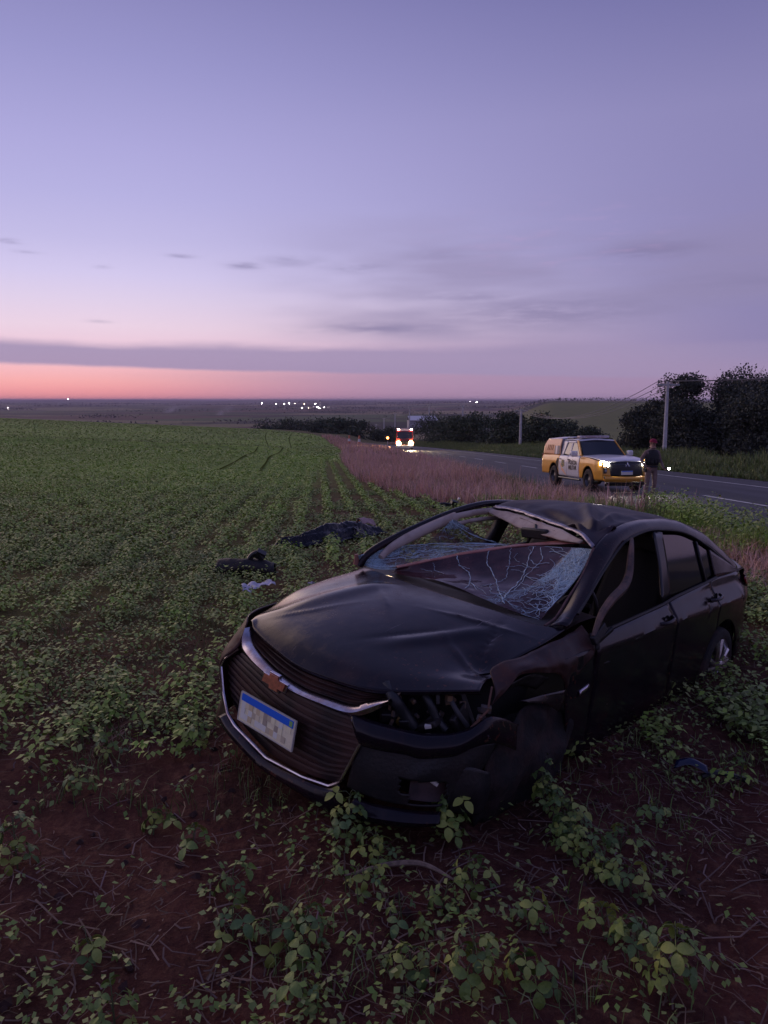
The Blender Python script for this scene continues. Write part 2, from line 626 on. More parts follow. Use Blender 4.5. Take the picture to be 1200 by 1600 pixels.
AS = asphalt()
rd = B().grid(ribbon(-3.9, 6.6, 0.02, 9)).make('road', AS)
tag(rd, 'two lane asphalt highway curving away downhill', kind='structure')
PAINT = mat('road_paint', (.62, .61, .6), .6, var=.35, vscale=3)
edge1 = B().grid(ribbon(4.05, 4.2, .030, 2)).make('road_edge_line', PAINT)
tag(edge1, 'white edge line on the far side of the road', kind='structure')
db = B()
for y0 in np.arange(-46, 210, 8.0):
    if y0 + 0.0 < 250:
        db.grid(ribbon(-.07, .07, .030, 2, y0 + 1.0, y0 + 4.6, .6))
dsh = db.make('road_centre_dashes', PAINT)
tag(dsh, 'broken white centre line of the road', kind='structure')

# wheel tracks through the young crop
TR = mat('track_soil', tuple(hx('55602E')[:3]), 1, spec=0, var=.4, vscale=2)


def track(pts, w, name='wheel_track'):
    P = cr([(x, y, 0) for x, y in pts], 90)
    d = np.gradient(P, axis=0)
    nrm = np.stack([-d[:, 1], d[:, 0], 0 * d[:, 0]], 1)
    nrm /= np.linalg.norm(nrm, axis=1)[:, None]
    k = vn(np.arange(90), np.zeros(90), .35)[:, None]
    G = np.stack([P - nrm * w * (.3 + .6 * k), P + nrm * w * (.3 + .6 * k)], 1)
    G[..., 2] = ground(G[..., 0], G[..., 1], False) + .06
    o = B().grid(G).make(name, TR)
    tag(o, 'dark bare wheel track winding through the green crop', kind='structure')


track([(-44, 285), (-27.6, 172), (-18, 115), (-11.6, 67.7), (-10.4, 55.5), (-8.7, 43.2), (-7.4, 32.8)], .12)
track([(-34, 285), (-22, 172), (-14.5, 115), (-9.6, 70), (-8.6, 56), (-6.9, 43), (-5.6, 33)], .12)
# ------------------------------------------------------------ the wrecked car (car space: x forward from front axle, y to its left, z up)
def paint(name, col, dust=.35, rough=.3):
    m = bpy.data.materials.new(name)
    m.use_nodes = True
    t = NT(m.node_tree)
    b = t.n['Principled BSDF']
    co = t.new('ShaderNodeTexCoord').outputs['Object']
    n = t.noise(co, 2.3, 6, .65)
    n2 = t.noise(co, 18, 5, .7)
    n3 = t.noise(co, 90, 3, .7)
    f = t.m('MULTIPLY', t.m('ADD', t.sm(n, .42, .72), t.m('MULTIPLY', t.sm(n2, .5, .72), .6)), dust)
    f = t.m('MINIMUM', f, .9)
    mp = t.new('ShaderNodeMapping')
    mp.inputs['Scale'].default_value = (3, 95, 20)
    mp.inputs['Rotation'].default_value = (0, 0, .35)
    t.l.new(co, mp.inputs[0])
    scr = t.m('MULTIPLY', t.sm(t.noise(mp.outputs[0], 1.0, 3, .6), .66, .70), t.sm(t.noise(co, 3.1, 3, .5), .52, .62))
    spl = t.m('MULTIPLY', t.sm(t.noise(co, 34, 2, .5), .64, .67), t.sm(t.noise(co, 1.7, 3, .5), .45, .6))
    c0 = t.mix(f, (*col, 1), hx('55332C'))
    c0 = t.mix(t.m('MULTIPLY', scr, .6), c0, (.13, .11, .12, 1))
    c0 = t.mix(t.m('MULTIPLY', spl, .8), c0, hx('553328'))
    t.l.new(c0, b.inputs['Base Color'])
    sp = t.sm(n3, .68, .74)
    t.put(b.inputs['Roughness'], t.m('ADD', rough, t.m('MULTIPLY', f, .5)))
    b.inputs['Metallic'].default_value = .0
    b.inputs['Coat Weight'].default_value = .10
    b.inputs['Specular IOR Level'].default_value = .26
    t.put(b.inputs['Coat Roughness'], t.m('ADD', .12, t.m('MULTIPLY', f, .5)))
    bn = t.new('ShaderNodeBump')
    bn.inputs['Strength'].default_value = .12
    bn.inputs['Distance'].default_value = .02
    t.l.new(t.m('ADD', t.noise(co, 5, 3, .5), t.m('MULTIPLY', n3, .04)), bn.inputs['Height'])
    t.l.new(bn.outputs[0], b.inputs['Normal'])
    return m


CP = paint('car_paint', (.010, .007, .012), .22, .17)
CPD = paint('car_paint_muddy', (.030, .014, .014), .75, .40)
BLK = mat('black_plastic', (.012, .012, .014), .5, bump=.2, bscale=60, var2=(.03, .02, .018), var=.6, vscale=6)
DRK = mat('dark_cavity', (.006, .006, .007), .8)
CHR = mat('chrome', (.62, .60, .68), .22, 1, var2=(.3, .2, .2), var=.7, vscale=9)
GRL = mat('grille_plastic', (.014, .009, .010), .45, var2=(.07, .028, .022), var=.9, vscale=4)
GLS = mat('tinted_glass', (.006, .006, .010), .04, spec=.8)
BEI = mat('beige_trim', (.52, .43, .36), .8, var2=(.3, .2, .16), var=.6, vscale=7)
RUB = mat('tyre_rubber', (.016, .015, .015), .8, var2=(.09, .045, .035), var=.8, vscale=5, bump=.4, bscale=30)
ALU = mat('alloy', (.68, .66, .68), .28, .8, var2=(.30, .17, .13), var=.8, vscale=6)
RED = mat('red_lens', (.22, .01, .012), .15, coat=.5)
MUD = mat('mud', tuple(hx('5A3630')[:3]), .9, bump=.8, bscale=20, var=.4, vscale=9)
SEAT = mat('seat_fabric', (.03, .028, .03), .9, bump=.3, bscale=80)

car = empty('wrecked_car', (.0545, 4.0851, EYE - 2.1206), (-.04674, -.07510, -2.32476))
tag(car, 'crashed black sedan with crushed roof and shattered windshield standing in the crop', 'car')


def dent(G, amp=.004, sc=3.0):
    G = G.copy()
    G[..., 2] += amp * (vn(G[..., 0] * 1.0, G[..., 1], sc) - .5) * 2
    return G


# hood
rows = [
    [(-.50, -.86, .925), (-.46, -.80, .965), (-.34, -.51, .994), (-.27, -.2, 1.003), (-.237, .10, 1.0), (-.257, .4, .988), (-.293, .654, .967), (-.40, .79, .955)],
    [(-.15, -.89, .88), (-.13, -.80, .925), (-.06, -.5, .975), (-.02, -.2, .990), (0, .1, .988), (-.02, .4, .968), (-.08, .65, .935), (-.16, .80, .915)],
    [(.14, -.86, .84), (.15, -.77, .885), (.24, -.48, .935), (.29, -.2, .950), (.31, .1, .945), (.29, .35, .925), (.22, .6, .892), (.12, .79, .872)],
    [(.42, -.74, .80), (.45, -.66, .835), (.52, -.42, .885), (.56, -.15, .897), (.575, .1, .892), (.56, .35, .878), (.48, .6, .858), (.27, .80, .845)],
    [(.60, -.64, .80), (.63, -.55, .84), (.70, -.37, .858), (.745, -.14, .850), (.76, .05, .842), (.75, .25, .838), (.68, .50, .835), (.42, .85, .848)],
    [(.71, -.56, .79), (.74, -.48, .845), (.786, -.393, .832), (.83, -.152, .800), (.849, .05, .775), (.843, .24, .777), (.786, .524, .788), (.50, .885, .838)]]
G = loft(rows, 90, 90)
X, Y = G[..., 0], G[..., 1]
# creases: long fold on the left half, kink at the left front corner
d1 = (Y - .50) - (X - .1) * -.45
G[..., 2] += .012 * np.exp(-(d1 / .05) ** 2) * sst(X, -.2, .1) * (1 - sst(X, .35, .6))
d2 = (Y + .38) - (X - .2) * -.25
G[..., 2] += .014 * np.exp(-(d2 / .09) ** 2) * sst(X, -.3, .0) * (1 - sst(X, .55, .75))
G[..., 2] += -.03 * np.exp(-(((X - .25) / .12) ** 2 + ((Y - .72) / .10) ** 2))
G[..., 2] += .006 * (vn(X, Y, 3.1) - .5)
for a_, x_, y_, w_, k_ in ((.9, .10, -.10, .018, .010), (-.5, .35, .30, .014, -.008), (1.9, -.05, .45, .016, .012), (.3, .05, .62, .012, -.012), (2.6, .45, -.30, .015, .006), (1.2, .30, .66, .012, .012)):
    p_ = -(X - x_) * math.sin(a_) + (Y - y_) * math.cos(a_)
    t_ = (X - x_) * math.cos(a_) + (Y - y_) * math.sin(a_)
    G[..., 2] += k_ * np.exp(-np.abs(p_ + .03 * (vn(X, Y, 6) - .5)) / w_) * np.exp(-(t_ / .2) ** 2)
hood = B().grid(G).make('hood', CP, car, solid=.012)
# hood front lip turning down
lip = np.stack([G[-1], G[-1] + [-.004, 0, -.012], G[-1] + [-.03, 0, -.022]])
B().grid(lip).make('hood_edge', CP, hood)
# cowl under the glass
cw = loft([[(-.43, -.84, .955), (-.33, -.5, .975), (-.24, 0, .985), (-.26, .4, .97), (-.36, .76, .94)],
           [(-.62, -.80, 1.0), (-.60, -.5, .97), (-.58, 0, .96), (-.6, .4, .95), (-.66, .74, .97)]], 30, 5)
B().grid(cw).make('cowl_panel', BLK, car)

# upper grille: recessed, with slats
top = [(.765, -.43, .815), (.80, -.36, .800), (.825, -.152, .785), (.84, .05, .763), (.835, .24, .765), (.78, .524, .775), (.72, .62, .785)]
cht = [(.770, -.445, .830), (.800, -.415, .790), (.845, -.32, .757), (.889, -.10, .716), (.899, .12, .694), (.885, .307, .697), (.861, .452, .706), (.815, .53, .745), (.772, .60, .772)]
chb = [(.775, -.480, .815), (.815, -.455, .765), (.850, -.395, .722), (.904, -.10, .686), (.909, .107, .672), (.899, .281, .668), (.872, .467, .670), (.840, .54, .700), (.772, .61, .764)]
gA = loft([top, cht], 60, 8)
gA[..., 0] -= .035
grl = B().grid(gA).make('upper_grille', GRL, car)
for k in (1, 3, 5):
    c_ = gA[k] + [.028, 0, 0]
    n_ = gA[k] * .6 + gA[k + 1] * .4 + [.024, 0, 0]
    B().grid(np.stack([gA[k], c_, n_, gA[k + 1]])).make('slat', GRL, grl)
# chrome bar
a_, b_ = cr(cht, 70), cr(chb, 70)
md = (a_ + b_) / 2 + [.022, 0, 0]
o_ = np.stack([a_ - [.03, 0, 0], a_ + [.004, 0, .0], a_ * .7 + b_ * .3 + [.017, 0, 0], md, a_ * .3 + b_ * .7 + [.015, 0, 0], b_ + [.002, 0, 0], b_ - [.03, 0, 0]])
B().grid(o_).make('chrome_bar', CHR, car)
# bow-tie emblem (copper coloured centre, silver rim)
GOLD = mat('emblem_gold', (.80, .30, .17), .35, .5, var=.3, vscale=40)
bt = [(-.105, -.018), (-.098, .028), (-.040, .028), (-.040, .052), (.034, .052), (.034, .028), (.105, .028), (.090, -.028), (.034, -.028), (.034, -.052), (-.040, -.052), (-.040, -.028), (-.112, -.028)]
bt = [(-.112, -.026), (-.092, .028), (-.040, .028), (-.040, .050), (.040, .050), (.040, .028), (.112, .026), (.092, -.028), (.040, -.028), (.040, -.050), (-.040, -.050), (-.040, -.028)]
emb = B().poly([(.922, .0 + y * .93 - .012, .690 + z * .93 - y * .04) for y, z in bt], (.016, 0, -.002)).make('emblem', CHR, car, smooth=False, bevel=.003)
B().poly([(.940, y * .78 - .012, .690 + z * .74 - y * .03) for y, z in bt], (.006, 0, 0)).make('emblem_face', GOLD, emb, smooth=False)

# lower grille recess + ribs
gl_top = [(.862, -.40, .715), (.905, -.10, .684), (.910, .107, .670), (.899, .281, .666), (.872, .468, .666)]
gl_bot = [(.868, -.43, .372), (.89, -.33, .332), (.918, -.048, .287), (.918, .228, .298), (.893, .406, .318)]
left_e = [(.868, -.43, .70), (.872, -.52, .638), (.868, -.535, .57), (.885, -.445, .38), (.895, -.37, .345)]
gB = loft([gl_top, [(.862, -.53, .63), (.915, -.08, .60), (.92, .12, .58), (.905, .32, .575), (.872, .50, .61)], [(.862, -.53, .57), (.92, -.08, .50), (.925, .12, .49), (.905, .32, .49), (.872, .535, .562)],
           [(.872, -.48, .46), (.92, -.08, .40), (.925, .12, .39), (.905, .34, .40), (.88, .50, .48)], gl_bot], 70, 45)
gB[..., 0] -= .03
lg = B().grid(gB).make('lower_grille', GRL, car)
for k in range(3, 43, 4):
    B().grid(np.stack([gB[k - 1] - [.002, 0, 0], gB[k - 1] + [.006, 0, .002], gB[k] + [.008, 0, -.003], gB[k + 1] + [-.002, 0, 0]])).make('grille_rib', GRL, lg)
# plain chrome surround of the lower grille
outl = [(.845, -.435, .722), (.872, -.515, .650), (.874, -.545, .60), (.882, -.50, .47), (.897, -.43, .375), (.908, -.347, .340), (.927, -.048, .284), (.924, .228, .296), (.905, .390, .313), (.897, .448, .352), (.884, .499, .475), (.876, .535, .562), (.874, .47, .655)]
B().tube([tuple(p) for p in lin_rs(outl, 90)], .008, 7).make('grille_surround', CHR, car)

# registration plate, characters as blurred as in the photograph: plain pale blocks
PW = mat('plate_white', (.98, .92, .62), .5, var=.12, vscale=30)
PB = mat('plate_blue', (.01, .15, .80), .45)
PG = mat('plate_green', (.25, .5, .16), .5)
plate = empty('licence_plate', (.955, -.035, .492), (R(-2.0), R(-5), R(1)))
plate.parent = car
pb = B().box((0, 0, 0), (.006, .415, .142)).make('plate_base', PW, plate, bevel=.002)
B().box((.0045, 0, .052), (.002, .40, .036)).make('blue_band', PB, plate, smooth=False)
B().box((.0062, .183, .052), (.001, .022, .026)).make('flag_mark', PG, plate, smooth=False)
sh = [(.86, .78, .52), (.62, .55, .38), (.97, .92, .60), (.46, .40, .30), (.84, .86, .76), (.72, .60, .36)]
q = random.Random(3)
for i in range(13):
    for j in range(3):
        if q.random() < .72:
            k = q.randrange(6)
            B().box((.0045, -.185 + i * .0292 + .008, .018 - j * .030), (.002, .0290, .0298)).make('plate_block', mat('plate_tone_%d' % k, sh[k], .6), plate, smooth=False)
fr_ = B()
for c_, d_ in (((-.001, 0, .073), (.010, .425, .006)), ((-.001, 0, -.073), (.010, .425, .006)), ((-.001, .2105, 0), (.010, .006, .140)), ((-.001, -.2105, 0), (.010, .006, .140))):
    fr_.box(c_, d_)
fr_.make('plate_frame', mat('plate_rim', (.6, .57, .5), .4), plate)

# bumper skin round the grille: lower band, right corner, left corner
band_up = [(.874, -.45, .372), (.895, -.40, .348), (.913, -.30, .325), (.935, -.048, .279), (.932, .228, .290), (.913, .395, .305), (.902, .455, .345)]
band_lo = [(.872, -.54, .30), (.885, -.44, .27), (.90, -.30, .24), (.912, -.046, .205), (.905, .25, .195), (.885, .37, .172), (.862, .50, .20)]
gC = loft([band_up, [tuple((np.array(a) + np.array(b)) / 2 + [.030, 0, 0]) for a, b in zip(band_up, band_lo)], band_lo, [tuple(np.array(b) + [-.10, 0, -.03]) for b in band_lo]], 60, 16)
bump = B().grid(gC).make('front_bumper', CP, car, solid=.008)
# right corner wraps back
wr = loft([[(.775, -.475, .845), (.845, -.44, .735), (.870, -.52, .652), (.872, -.553, .60), (.880, -.508, .47), (.893, -.44, .375), (.885, -.46, .30)],
           [(.72, -.54, .855), (.80, -.53, .76), (.835, -.585, .66), (.838, -.60, .58), (.84, -.58, .45), (.845, -.55, .36), (.84, -.545, .28)],
           [(.55, -.68, .84), (.60, -.70, .76), (.63, -.74, .66), (.64, -.75, .56), (.66, -.74, .44), (.68, -.72, .34), (.70, -.70, .26)],
           [(.30, -.80, .82), (.32, -.84, .76), (.34, -.87, .66), (.34, -.88, .56), (.35, -.87, .44), (.36, -.86, .34), (.36, -.84, .26)]], 30, 30)
wr[..., 0] += .012 * (vn(wr[..., 1], wr[..., 2], 9) - .5)
B().grid(wr).make('bumper_corner', CPD, bump, solid=.008)
flp = loft([[(.87, -.47, .40), (.885, -.44, .33), (.878, -.45, .27)], [(.84, -.56, .41), (.84, -.60, .32), (.83, -.62, .255)]], 8, 5)
B().grid(flp).make('torn_flap', CPD, bump, solid=.01)
# left corner: painted strip under the missing lamp, black corner, lip
s_top = [(.872, .462, .672), (.856, .556, .660), (.800, .707, .655), (.706, .826, .655), (.585, .900, .674), (.50, .93, .714), (.42, .94, .70), (.24, .94, .62)]
s_bot = [(.878, .535, .562), (.840, .65, .566), (.798, .735, .572), (.762, .795, .568), (.66, .885, .585), (.54, .935, .615), (.42, .95, .60), (.24, .95, .52)]
gD = loft([[tuple(np.array(p) + [-.03, -.01, .006]) for p in s_top], s_top, [tuple((np.array(a) + np.array(b)) / 2 + [.018, .010, .004]) for a, b in zip(s_top, s_bot)], s_bot, [tuple(np.array(p) + [-.02, -.012, -.014]) for p in s_bot]], 60, 18)
gD[..., 2] += .006 * (vn(gD[..., 0], gD[..., 1], 12) - .5)
B().grid(gD).make('bumper_strip', CP, bump, solid=.006)
l_top = [(.866, .52, .30), (.845, .60, .30), (.80, .715, .312), (.735, .80, .312), (.665, .861, .312)]
cor = loft([[tuple(np.array(p) + [-.012, -.006, -.004]) for p in s_bot[:7]], [(.878, .50, .45), (.842, .64, .45), (.80, .735, .46), (.765, .80, .48), (.66, .88, .50), (.55, .93, .53), (.46, .93, .50)], [(.87, .47, .33), (.84, .62, .33), (.79, .72, .33), (.74, .80, .335), (.67, .86, .34), (.60, .89, .36), (.55, .90, .38)]], 50, 26)
# fog lamp hole
mask = np.ones((25, 49), bool)
cyx = (cor[:-1, :-1] + cor[1:, 1:]) / 2
hole = (np.abs(cyx[..., 1] - .80) < .075) & (cyx[..., 2] < .46) & (cyx[..., 2] > .345 + (cyx[..., 1] < .76) * .04)
mask &= ~hole
blc = B().grid(cor, mask).make('black_corner', BLK, bump, solid=.006)
fg = loft([[(.72, .72, .47), (.66, .80, .49), (.58, .86, .48)], [(.70, .70, .40), (.62, .78, .41), (.54, .84, .41)], [(.73, .72, .33), (.66, .80, .33), (.58, .87, .34)]], 12, 12)
B().grid(fg).make('fog_lamp_recess', mat('recess_brown', (.07, .03, .026), .5, var=.5, vscale=14), bump)
B().tube([(.70, .80, .455), (.675, .835, .43)], .010, 8).make('lamp_clip', mat('clip_white', (.7, .66, .6), .4), bump)
l_bot = [(.86, .47, .185), (.835, .60, .205), (.80, .70, .222), (.74, .79, .238), (.655, .865, .25)]
lp = loft([l_top, [tuple((np.array(a) + np.array(b)) / 2 + [.035, .02, 0]) for a, b in zip(l_top, l_bot)], l_bot, [tuple(np.array(p) + [-.10, -.05, -.01]) for p in l_bot]], 40, 14)
B().grid(lp).make('bumper_lip', CP, bump, solid=.008)
# hanging wheel-arch liner at the left corner
ln = loft([[(.66, .86, .50), (.58, .92, .52), (.44, .94, .46)], [(.64, .88, .40), (.54, .95, .40), (.42, .94, .36)], [(.62, .87, .30), (.50, .93, .27), (.40, .90, .24)]], 14, 14)
B().grid(ln).make('arch_liner', BLK, bump, solid=.008)

# lamp cavity: radiator support, hoses, brackets, broken reflector bits
cav = empty('headlight_cavity')
cav.parent = car
bk = loft([[(.70, .40, .80), (.50, .62, .82), (.20, .78, .84), (-.1, .80, .84)], [(.70, .42, .60), (.46, .62, .56), (.20, .74, .50), (-.1, .76, .5)], [(.76, .46, .50), (.60, .66, .45), (.35, .78, .36), (-.1, .80, .3)]], 20, 10)
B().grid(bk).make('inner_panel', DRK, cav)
HOSE = mat('hose_rubber', (.02, .021, .024), .45)
B().tube(cr([(.72, .52, .80), (.74, .60, .76), (.70, .62, .70), (.66, .66, .63)], 14), .028, 10).make('hose', HOSE, cav)
B().tube(cr([(.60, .60, .80), (.62, .70, .76), (.60, .74, .68), (.58, .78, .64)], 14), .020, 10).make('hose', HOSE, cav)
B().tube(cr([(.52, .70, .82), (.55, .80, .74), (.50, .84, .66)], 10), .012, 8).make('hose', mat('wire_grey', (.05, .05, .055), .5), cav)
b_ = B()
for c_, d_, r_ in (((.66, .62, .64), (.10, .05, .09), (.2, .3, .5)), ((.62, .72, .66), (.08, .10, .03), (.5, .1, .2)), ((.72, .56, .67), (.05, .09, .05), (0, .4, .9)), ((.50, .80, .68), (.12, .03, .10), (.3, .5, .2)), ((.56, .70, .76), (.14, .02, .05), (.1, -.3, .7)), ((.45, .78, .72), (.03, .04, .18), (.4, .2, 0))):
    b_.box(c_, d_, r_)
b_.make('bracket', BLK, cav, bevel=.006)
b_ = B()
for i in range(26):
    p = (q.uniform(.42, .74), 0, 0)
    yy_ = .52 + (.76 - p[0]) * 1.0 + q.uniform(-.05, .05)
    b_.box((p[0], yy_, q.uniform(.63, .79)), (q.uniform(.01, .05), q.uniform(.008, .03), q.uniform(.008, .03)), (q.random() * 3, q.random() * 3, q.random() * 3))
b_.make('broken_lamp_piece', mat('broken_bits', (.08, .075, .08), .35, var2=(.2, .12, .06), var=1, vscale=20), cav, smooth=False)
B().lathe([(.028, 0), (.034, .02), (.02, .03), (0, .032)], (.68, .60, .66), 'x', 14).make('lamp_bulb_socket', mat('yellow_part', (.16, .10, .02), .5), cav)
b_ = B()
b_.tube([(.50, .86, .66), (.44, .90, .74), (.38, .87, .83)], .006, 5)
b_.tube([(.52, .87, .655), (.50, .90, .70), (.505, .91, .73)], .007, 5)
b_.make('broken_rod', mat('rust_rod', (.18, .08, .05), .6), cav)
B().box((.66, .74, .665), (.02, .03, .014), (.3, .2, .6)).make('clip', mat('clip_white', (.7, .66, .6), .4), cav)

# left front fender, crumpled
f1 = [(.36, .86, .845), (.30, .80, .875), (.15, .82, .905), (-.16, .83, .925), (-.40, .82, .945), (-.56, .80, .965)]
f2 = [(.40, .90, .80), (.31, .885, .835), (.18, .90, .885), (.0, .905, .875), (-.22, .905, .86), (-.56, .90, .86)]
f3 = [(.42, .90, .76), (.34, .90, .79), (.21, .91, .855), (.01, .915, .835), (-.17, .915, .79), (-.24, .915, .70)]
gE = loft([f1, f2, f3], 50, 16)
gE[..., 1] += .02 * (vn(gE[..., 0], gE[..., 2], 14) - .5)
gE[..., 2] += .015 * (vn(gE[..., 0] + 3, gE[..., 1], 11) - .5)
fen = B().grid(gE).make('left_fender', CPD, car, solid=.005)
gE2 = loft([[(-.22, .905, .86), (-.40, .905, .865), (-.565, .90, .86)], [(-.22, .915, .74), (-.40, .915, .74), (-.565, .905, .74)], [(-.28, .91, .55), (-.42, .91, .55), (-.565, .905, .55)], [(-.36, .90, .30), (-.46, .90, .28), (-.565, .895, .22)]], 12, 20)
B().grid(gE2).make('fender_rear', CP, fen, solid=.005)
gE3 = loft([[(.22, .93, .745), (.06, .925, .73), (-.25, .92, .695)], [(.20, .935, .74), (.02, .94, .69), (-.22, .93, .645)], [(.16, .93, .735), (-.05, .935, .66), (-.18, .925, .59)]], 14, 8)
B().grid(gE3).make('bent_flap', CP, fen, solid=.004)
B().grid(loft([[(-.395, .918, .655), (-.505, .914, .668)], [(-.392, .926, .640), (-.500, .922, .652)], [(-.388, .918, .618), (-.492, .914, .632)]], 6, 6)).make('side_badge', CHR, fen, solid=.004)
B().grid(loft([[(.22, .86, .80), (.05, .87, .82), (-.16, .86, .76)], [(.14, .80, .74), (.02, .80, .74), (-.14, .80, .68)]], 10, 6)).make('crushed_inner_arch', mat('inner_metal', (.09, .085, .08), .5, .4, var=.6, vscale=18), fen, solid=.004)

# right front fender and right flank
fr = loft([[(-.50, -.86, .925), (-.15, -.89, .88), (.14, -.86, .84), (.42, -.74, .80), (.60, -.64, .80)], [(-.50, -.91, .80), (-.15, -.915, .78), (.14, -.89, .74), (.42, -.79, .72), (.58, -.70, .74)], [(-.50, -.905, .45), (-.42, -.905, .50), (-.0, -.91, .68), (.34, -.86, .60), (.42, -.84, .50)]], 30, 12)
B().grid(fr).make('right_fender', CP, car, solid=.005)


def yside(z, x=-1.5):
    y = np.interp(z, [.16, .22, .35, .55, .78, .842, .852, .90, .95, 1.02], [.80, .86, .886, .895, .899, .904, .893, .858, .823, .80])
    return y - .16 * sst(-x, 3.0, 3.75) ** 1.3 * 1.0


def belt(x):
    return np.interp(-x, [.5, .8, 1.65, 1.85, 2.45, 2.65, 3.1, 3.7], [.925, .91, .945, .965, 1.0, 1.015, 1.02, 1.0])


def arch(x, cx, r=.365, cz=.33, z0=.2):
    d = r * r - (x - cx) ** 2
    return np.where(d > 0, np.maximum(cz + np.sqrt(np.maximum(d, 0)), z0), z0)


def flank(x0, x1, s, n=24, m=26, ztop=None, zlo=None, off=0):
    xs = np.linspace(x0, x1, n)
    G = np.zeros((m, n, 3))
    for j, x in enumerate(xs):
        zb = float(zlo(x)) if zlo else .19
        zt = float(belt(x)) if ztop is None else ztop
        zz = np.linspace(zb, zt, m)
        G[:, j, 0] = x
        G[:, j, 1] = s * (yside(zz, x) + off)
        G[:, j, 2] = zz
    return G


for s in (1, -1):
    nm = 'left' if s > 0 else 'right'
    d1_ = flank(-.575, -1.690, s)
    d1_[..., 1] += s * .004 * (vn(d1_[..., 0], d1_[..., 2], 5) - .5)
    od1 = B().grid(d1_).make('front_door', CP, car, solid=.02)
    od2 = B().grid(flank(-1.705, -2.50, s, zlo=lambda x: arch(x, -2.70, .39))).make('rear_door', CP, car, solid=.02)
    for dr_, hx0, hz in ((od1, -1.55, .868), (od2, -2.43, .912)):
        B().tube(cr([(hx0 + .10, s * .893, hz - .010), (hx0 + .06, s * .925, hz - .004), (hx0 - .05, s * .925, hz + .006), (hx0 - .10, s * .888, hz + .010)], 12), .012, 8).make('door_handle', CP, dr_)
        B().lathe([(.034, 0), (.03, -.008), (0, -.010)], (hx0, s * .896, hz), 'y', 16).make('handle_recess', DRK, dr_)
    qp = B().grid(flank(-2.512, -3.55, s, 30, zlo=lambda x: arch(x, -2.70, .375))).make('rear_quarter_panel', CP, car, solid=.012)
    B().grid(flank(-.60, -2.30, s, 10, 4, ztop=.20, zlo=lambda x: .12, off=-.012)).make('sill', BLK, car, solid=.02)
    # belt trim under the glass
    xs_ = np.linspace(-.66, -2.66, 24)
    B().tube([(x, s * (yside(belt(x), x) + .002), belt(x) + .006) for x in xs_], .010, 6).make('belt_trim', BLK, car)
    # arch liner behind the rear wheel
    th_ = np.linspace(-.2, math.pi + .2, 22)
    lin_g = np.array([[(-2.70 + .385 * math.cos(a), s * yy, .33 + .385 * math.sin(a)) for a in th_] for yy in (.87, .60)])
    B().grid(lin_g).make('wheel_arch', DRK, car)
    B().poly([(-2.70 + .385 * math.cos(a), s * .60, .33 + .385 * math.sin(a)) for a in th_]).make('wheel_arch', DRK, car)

# left greenhouse: pillars and glass
gp = lambda z, k=.33: .80 - (z - .95) * k
outer = [(-.40, .80, .975), (-.531, .782, 1.03), (-.668, .76, 1.10), (-.903, .72, 1.222), (-1.213, .675, 1.355), (-1.375, .662, 1.392), (-1.62, .652, 1.418), (-1.80, .650, 1.416), (-2.258, .665, 1.370), (-2.658, .705, 1.249), (-2.93, .745, 1.129), (-3.20, .785, 1.02)]
inner = [(-.36, .715, .960), (-.50, .70, 1.00), (-.64, .675, 1.08), (-.80, .645, 1.19), (-1.0, .610, 1.34), (-1.25, .585, 1.425), (-1.55, .565, 1.462), (-1.85, .56, 1.468), (-2.25, .57, 1.445), (-2.66, .60, 1.36), (-2.98, .64, 1.24), (-3.30, .70, 1.06)]
mid = [tuple((np.array(a) + np.array(b)) / 2 + [0, .012, .016]) for a, b in zip(outer, inner)]
gR = loft([[tuple(np.array(p) + [0, -.02, -.01]) for p in outer], outer, mid, inner], 90, 14)
gR[..., 2] += .006 * (vn(gR[..., 0], gR[..., 1], 7) - .5)
B().grid(gR).make('left_roof_pillar', CP, car, solid=.008)
B().tube([tuple(np.array(p) + [0, .006, -.004]) for p in cr(outer[1:], 60)], .009, 6).make('window_seal', BLK, car)
bp = loft([[(-1.725, .648, 1.405), (-1.845, .662, 1.39)], [(-1.71, .73, 1.18), (-1.83, .735, 1.18)], [(-1.655, .805, .95), (-1.79, .80, .965)]], 6, 10)
B().grid(bp).make('centre_pillar', mat('gloss_black_trim', (.014, .012, .016), .18, spec=.6), car, solid=.02)
rw = [(-1.862, .668, 1.375), (-2.154, .674, 1.352), (-2.345, .684, 1.322), (-2.405, .692, 1.295), (-2.445, .79, 1.004), (-1.80, .795, .982)]
B().grid(loft([[rw[0], rw[1], rw[3]], [rw[5], (-2.13, .7925, .993), rw[4]]], 12, 8)).make('rear_door_glass', GLS, car)
qg = [(-2.43, .695, 1.285), (-2.636, .722, 1.21), (-2.645, .778, 1.041), (-2.475, .785, 1.017)]
B().grid(loft([[qg[0], qg[1]], [qg[3], qg[2]]], 6, 6)).make('quarter_glass', GLS, car)
B().grid(loft([[(-2.41, .700, 1.30), (-2.433, .703, 1.29)], [(-2.45, .80, 1.0), (-2.48, .795, 1.01)]], 3, 3)).make('glass_divider', BLK, car, solid=.012)
cpil = loft([[(-2.64, .725, 1.225), (-2.80, .740, 1.17), (-3.05, .775, 1.075), (-3.22, .79, 1.02)], [(-2.65, .80, 1.015), (-2.80, .80, 1.02), (-3.02, .80, 1.02), (-3.22, .795, 1.01)]], 20, 8)
B().grid(cpil).make('rear_pillar', CP, car, solid=.008)
B().box((-2.83, .775, 1.055), (.03, .012, .045), (.3, .2, .1)).make('bent_chrome_clip', CHR, car, bevel=.003)

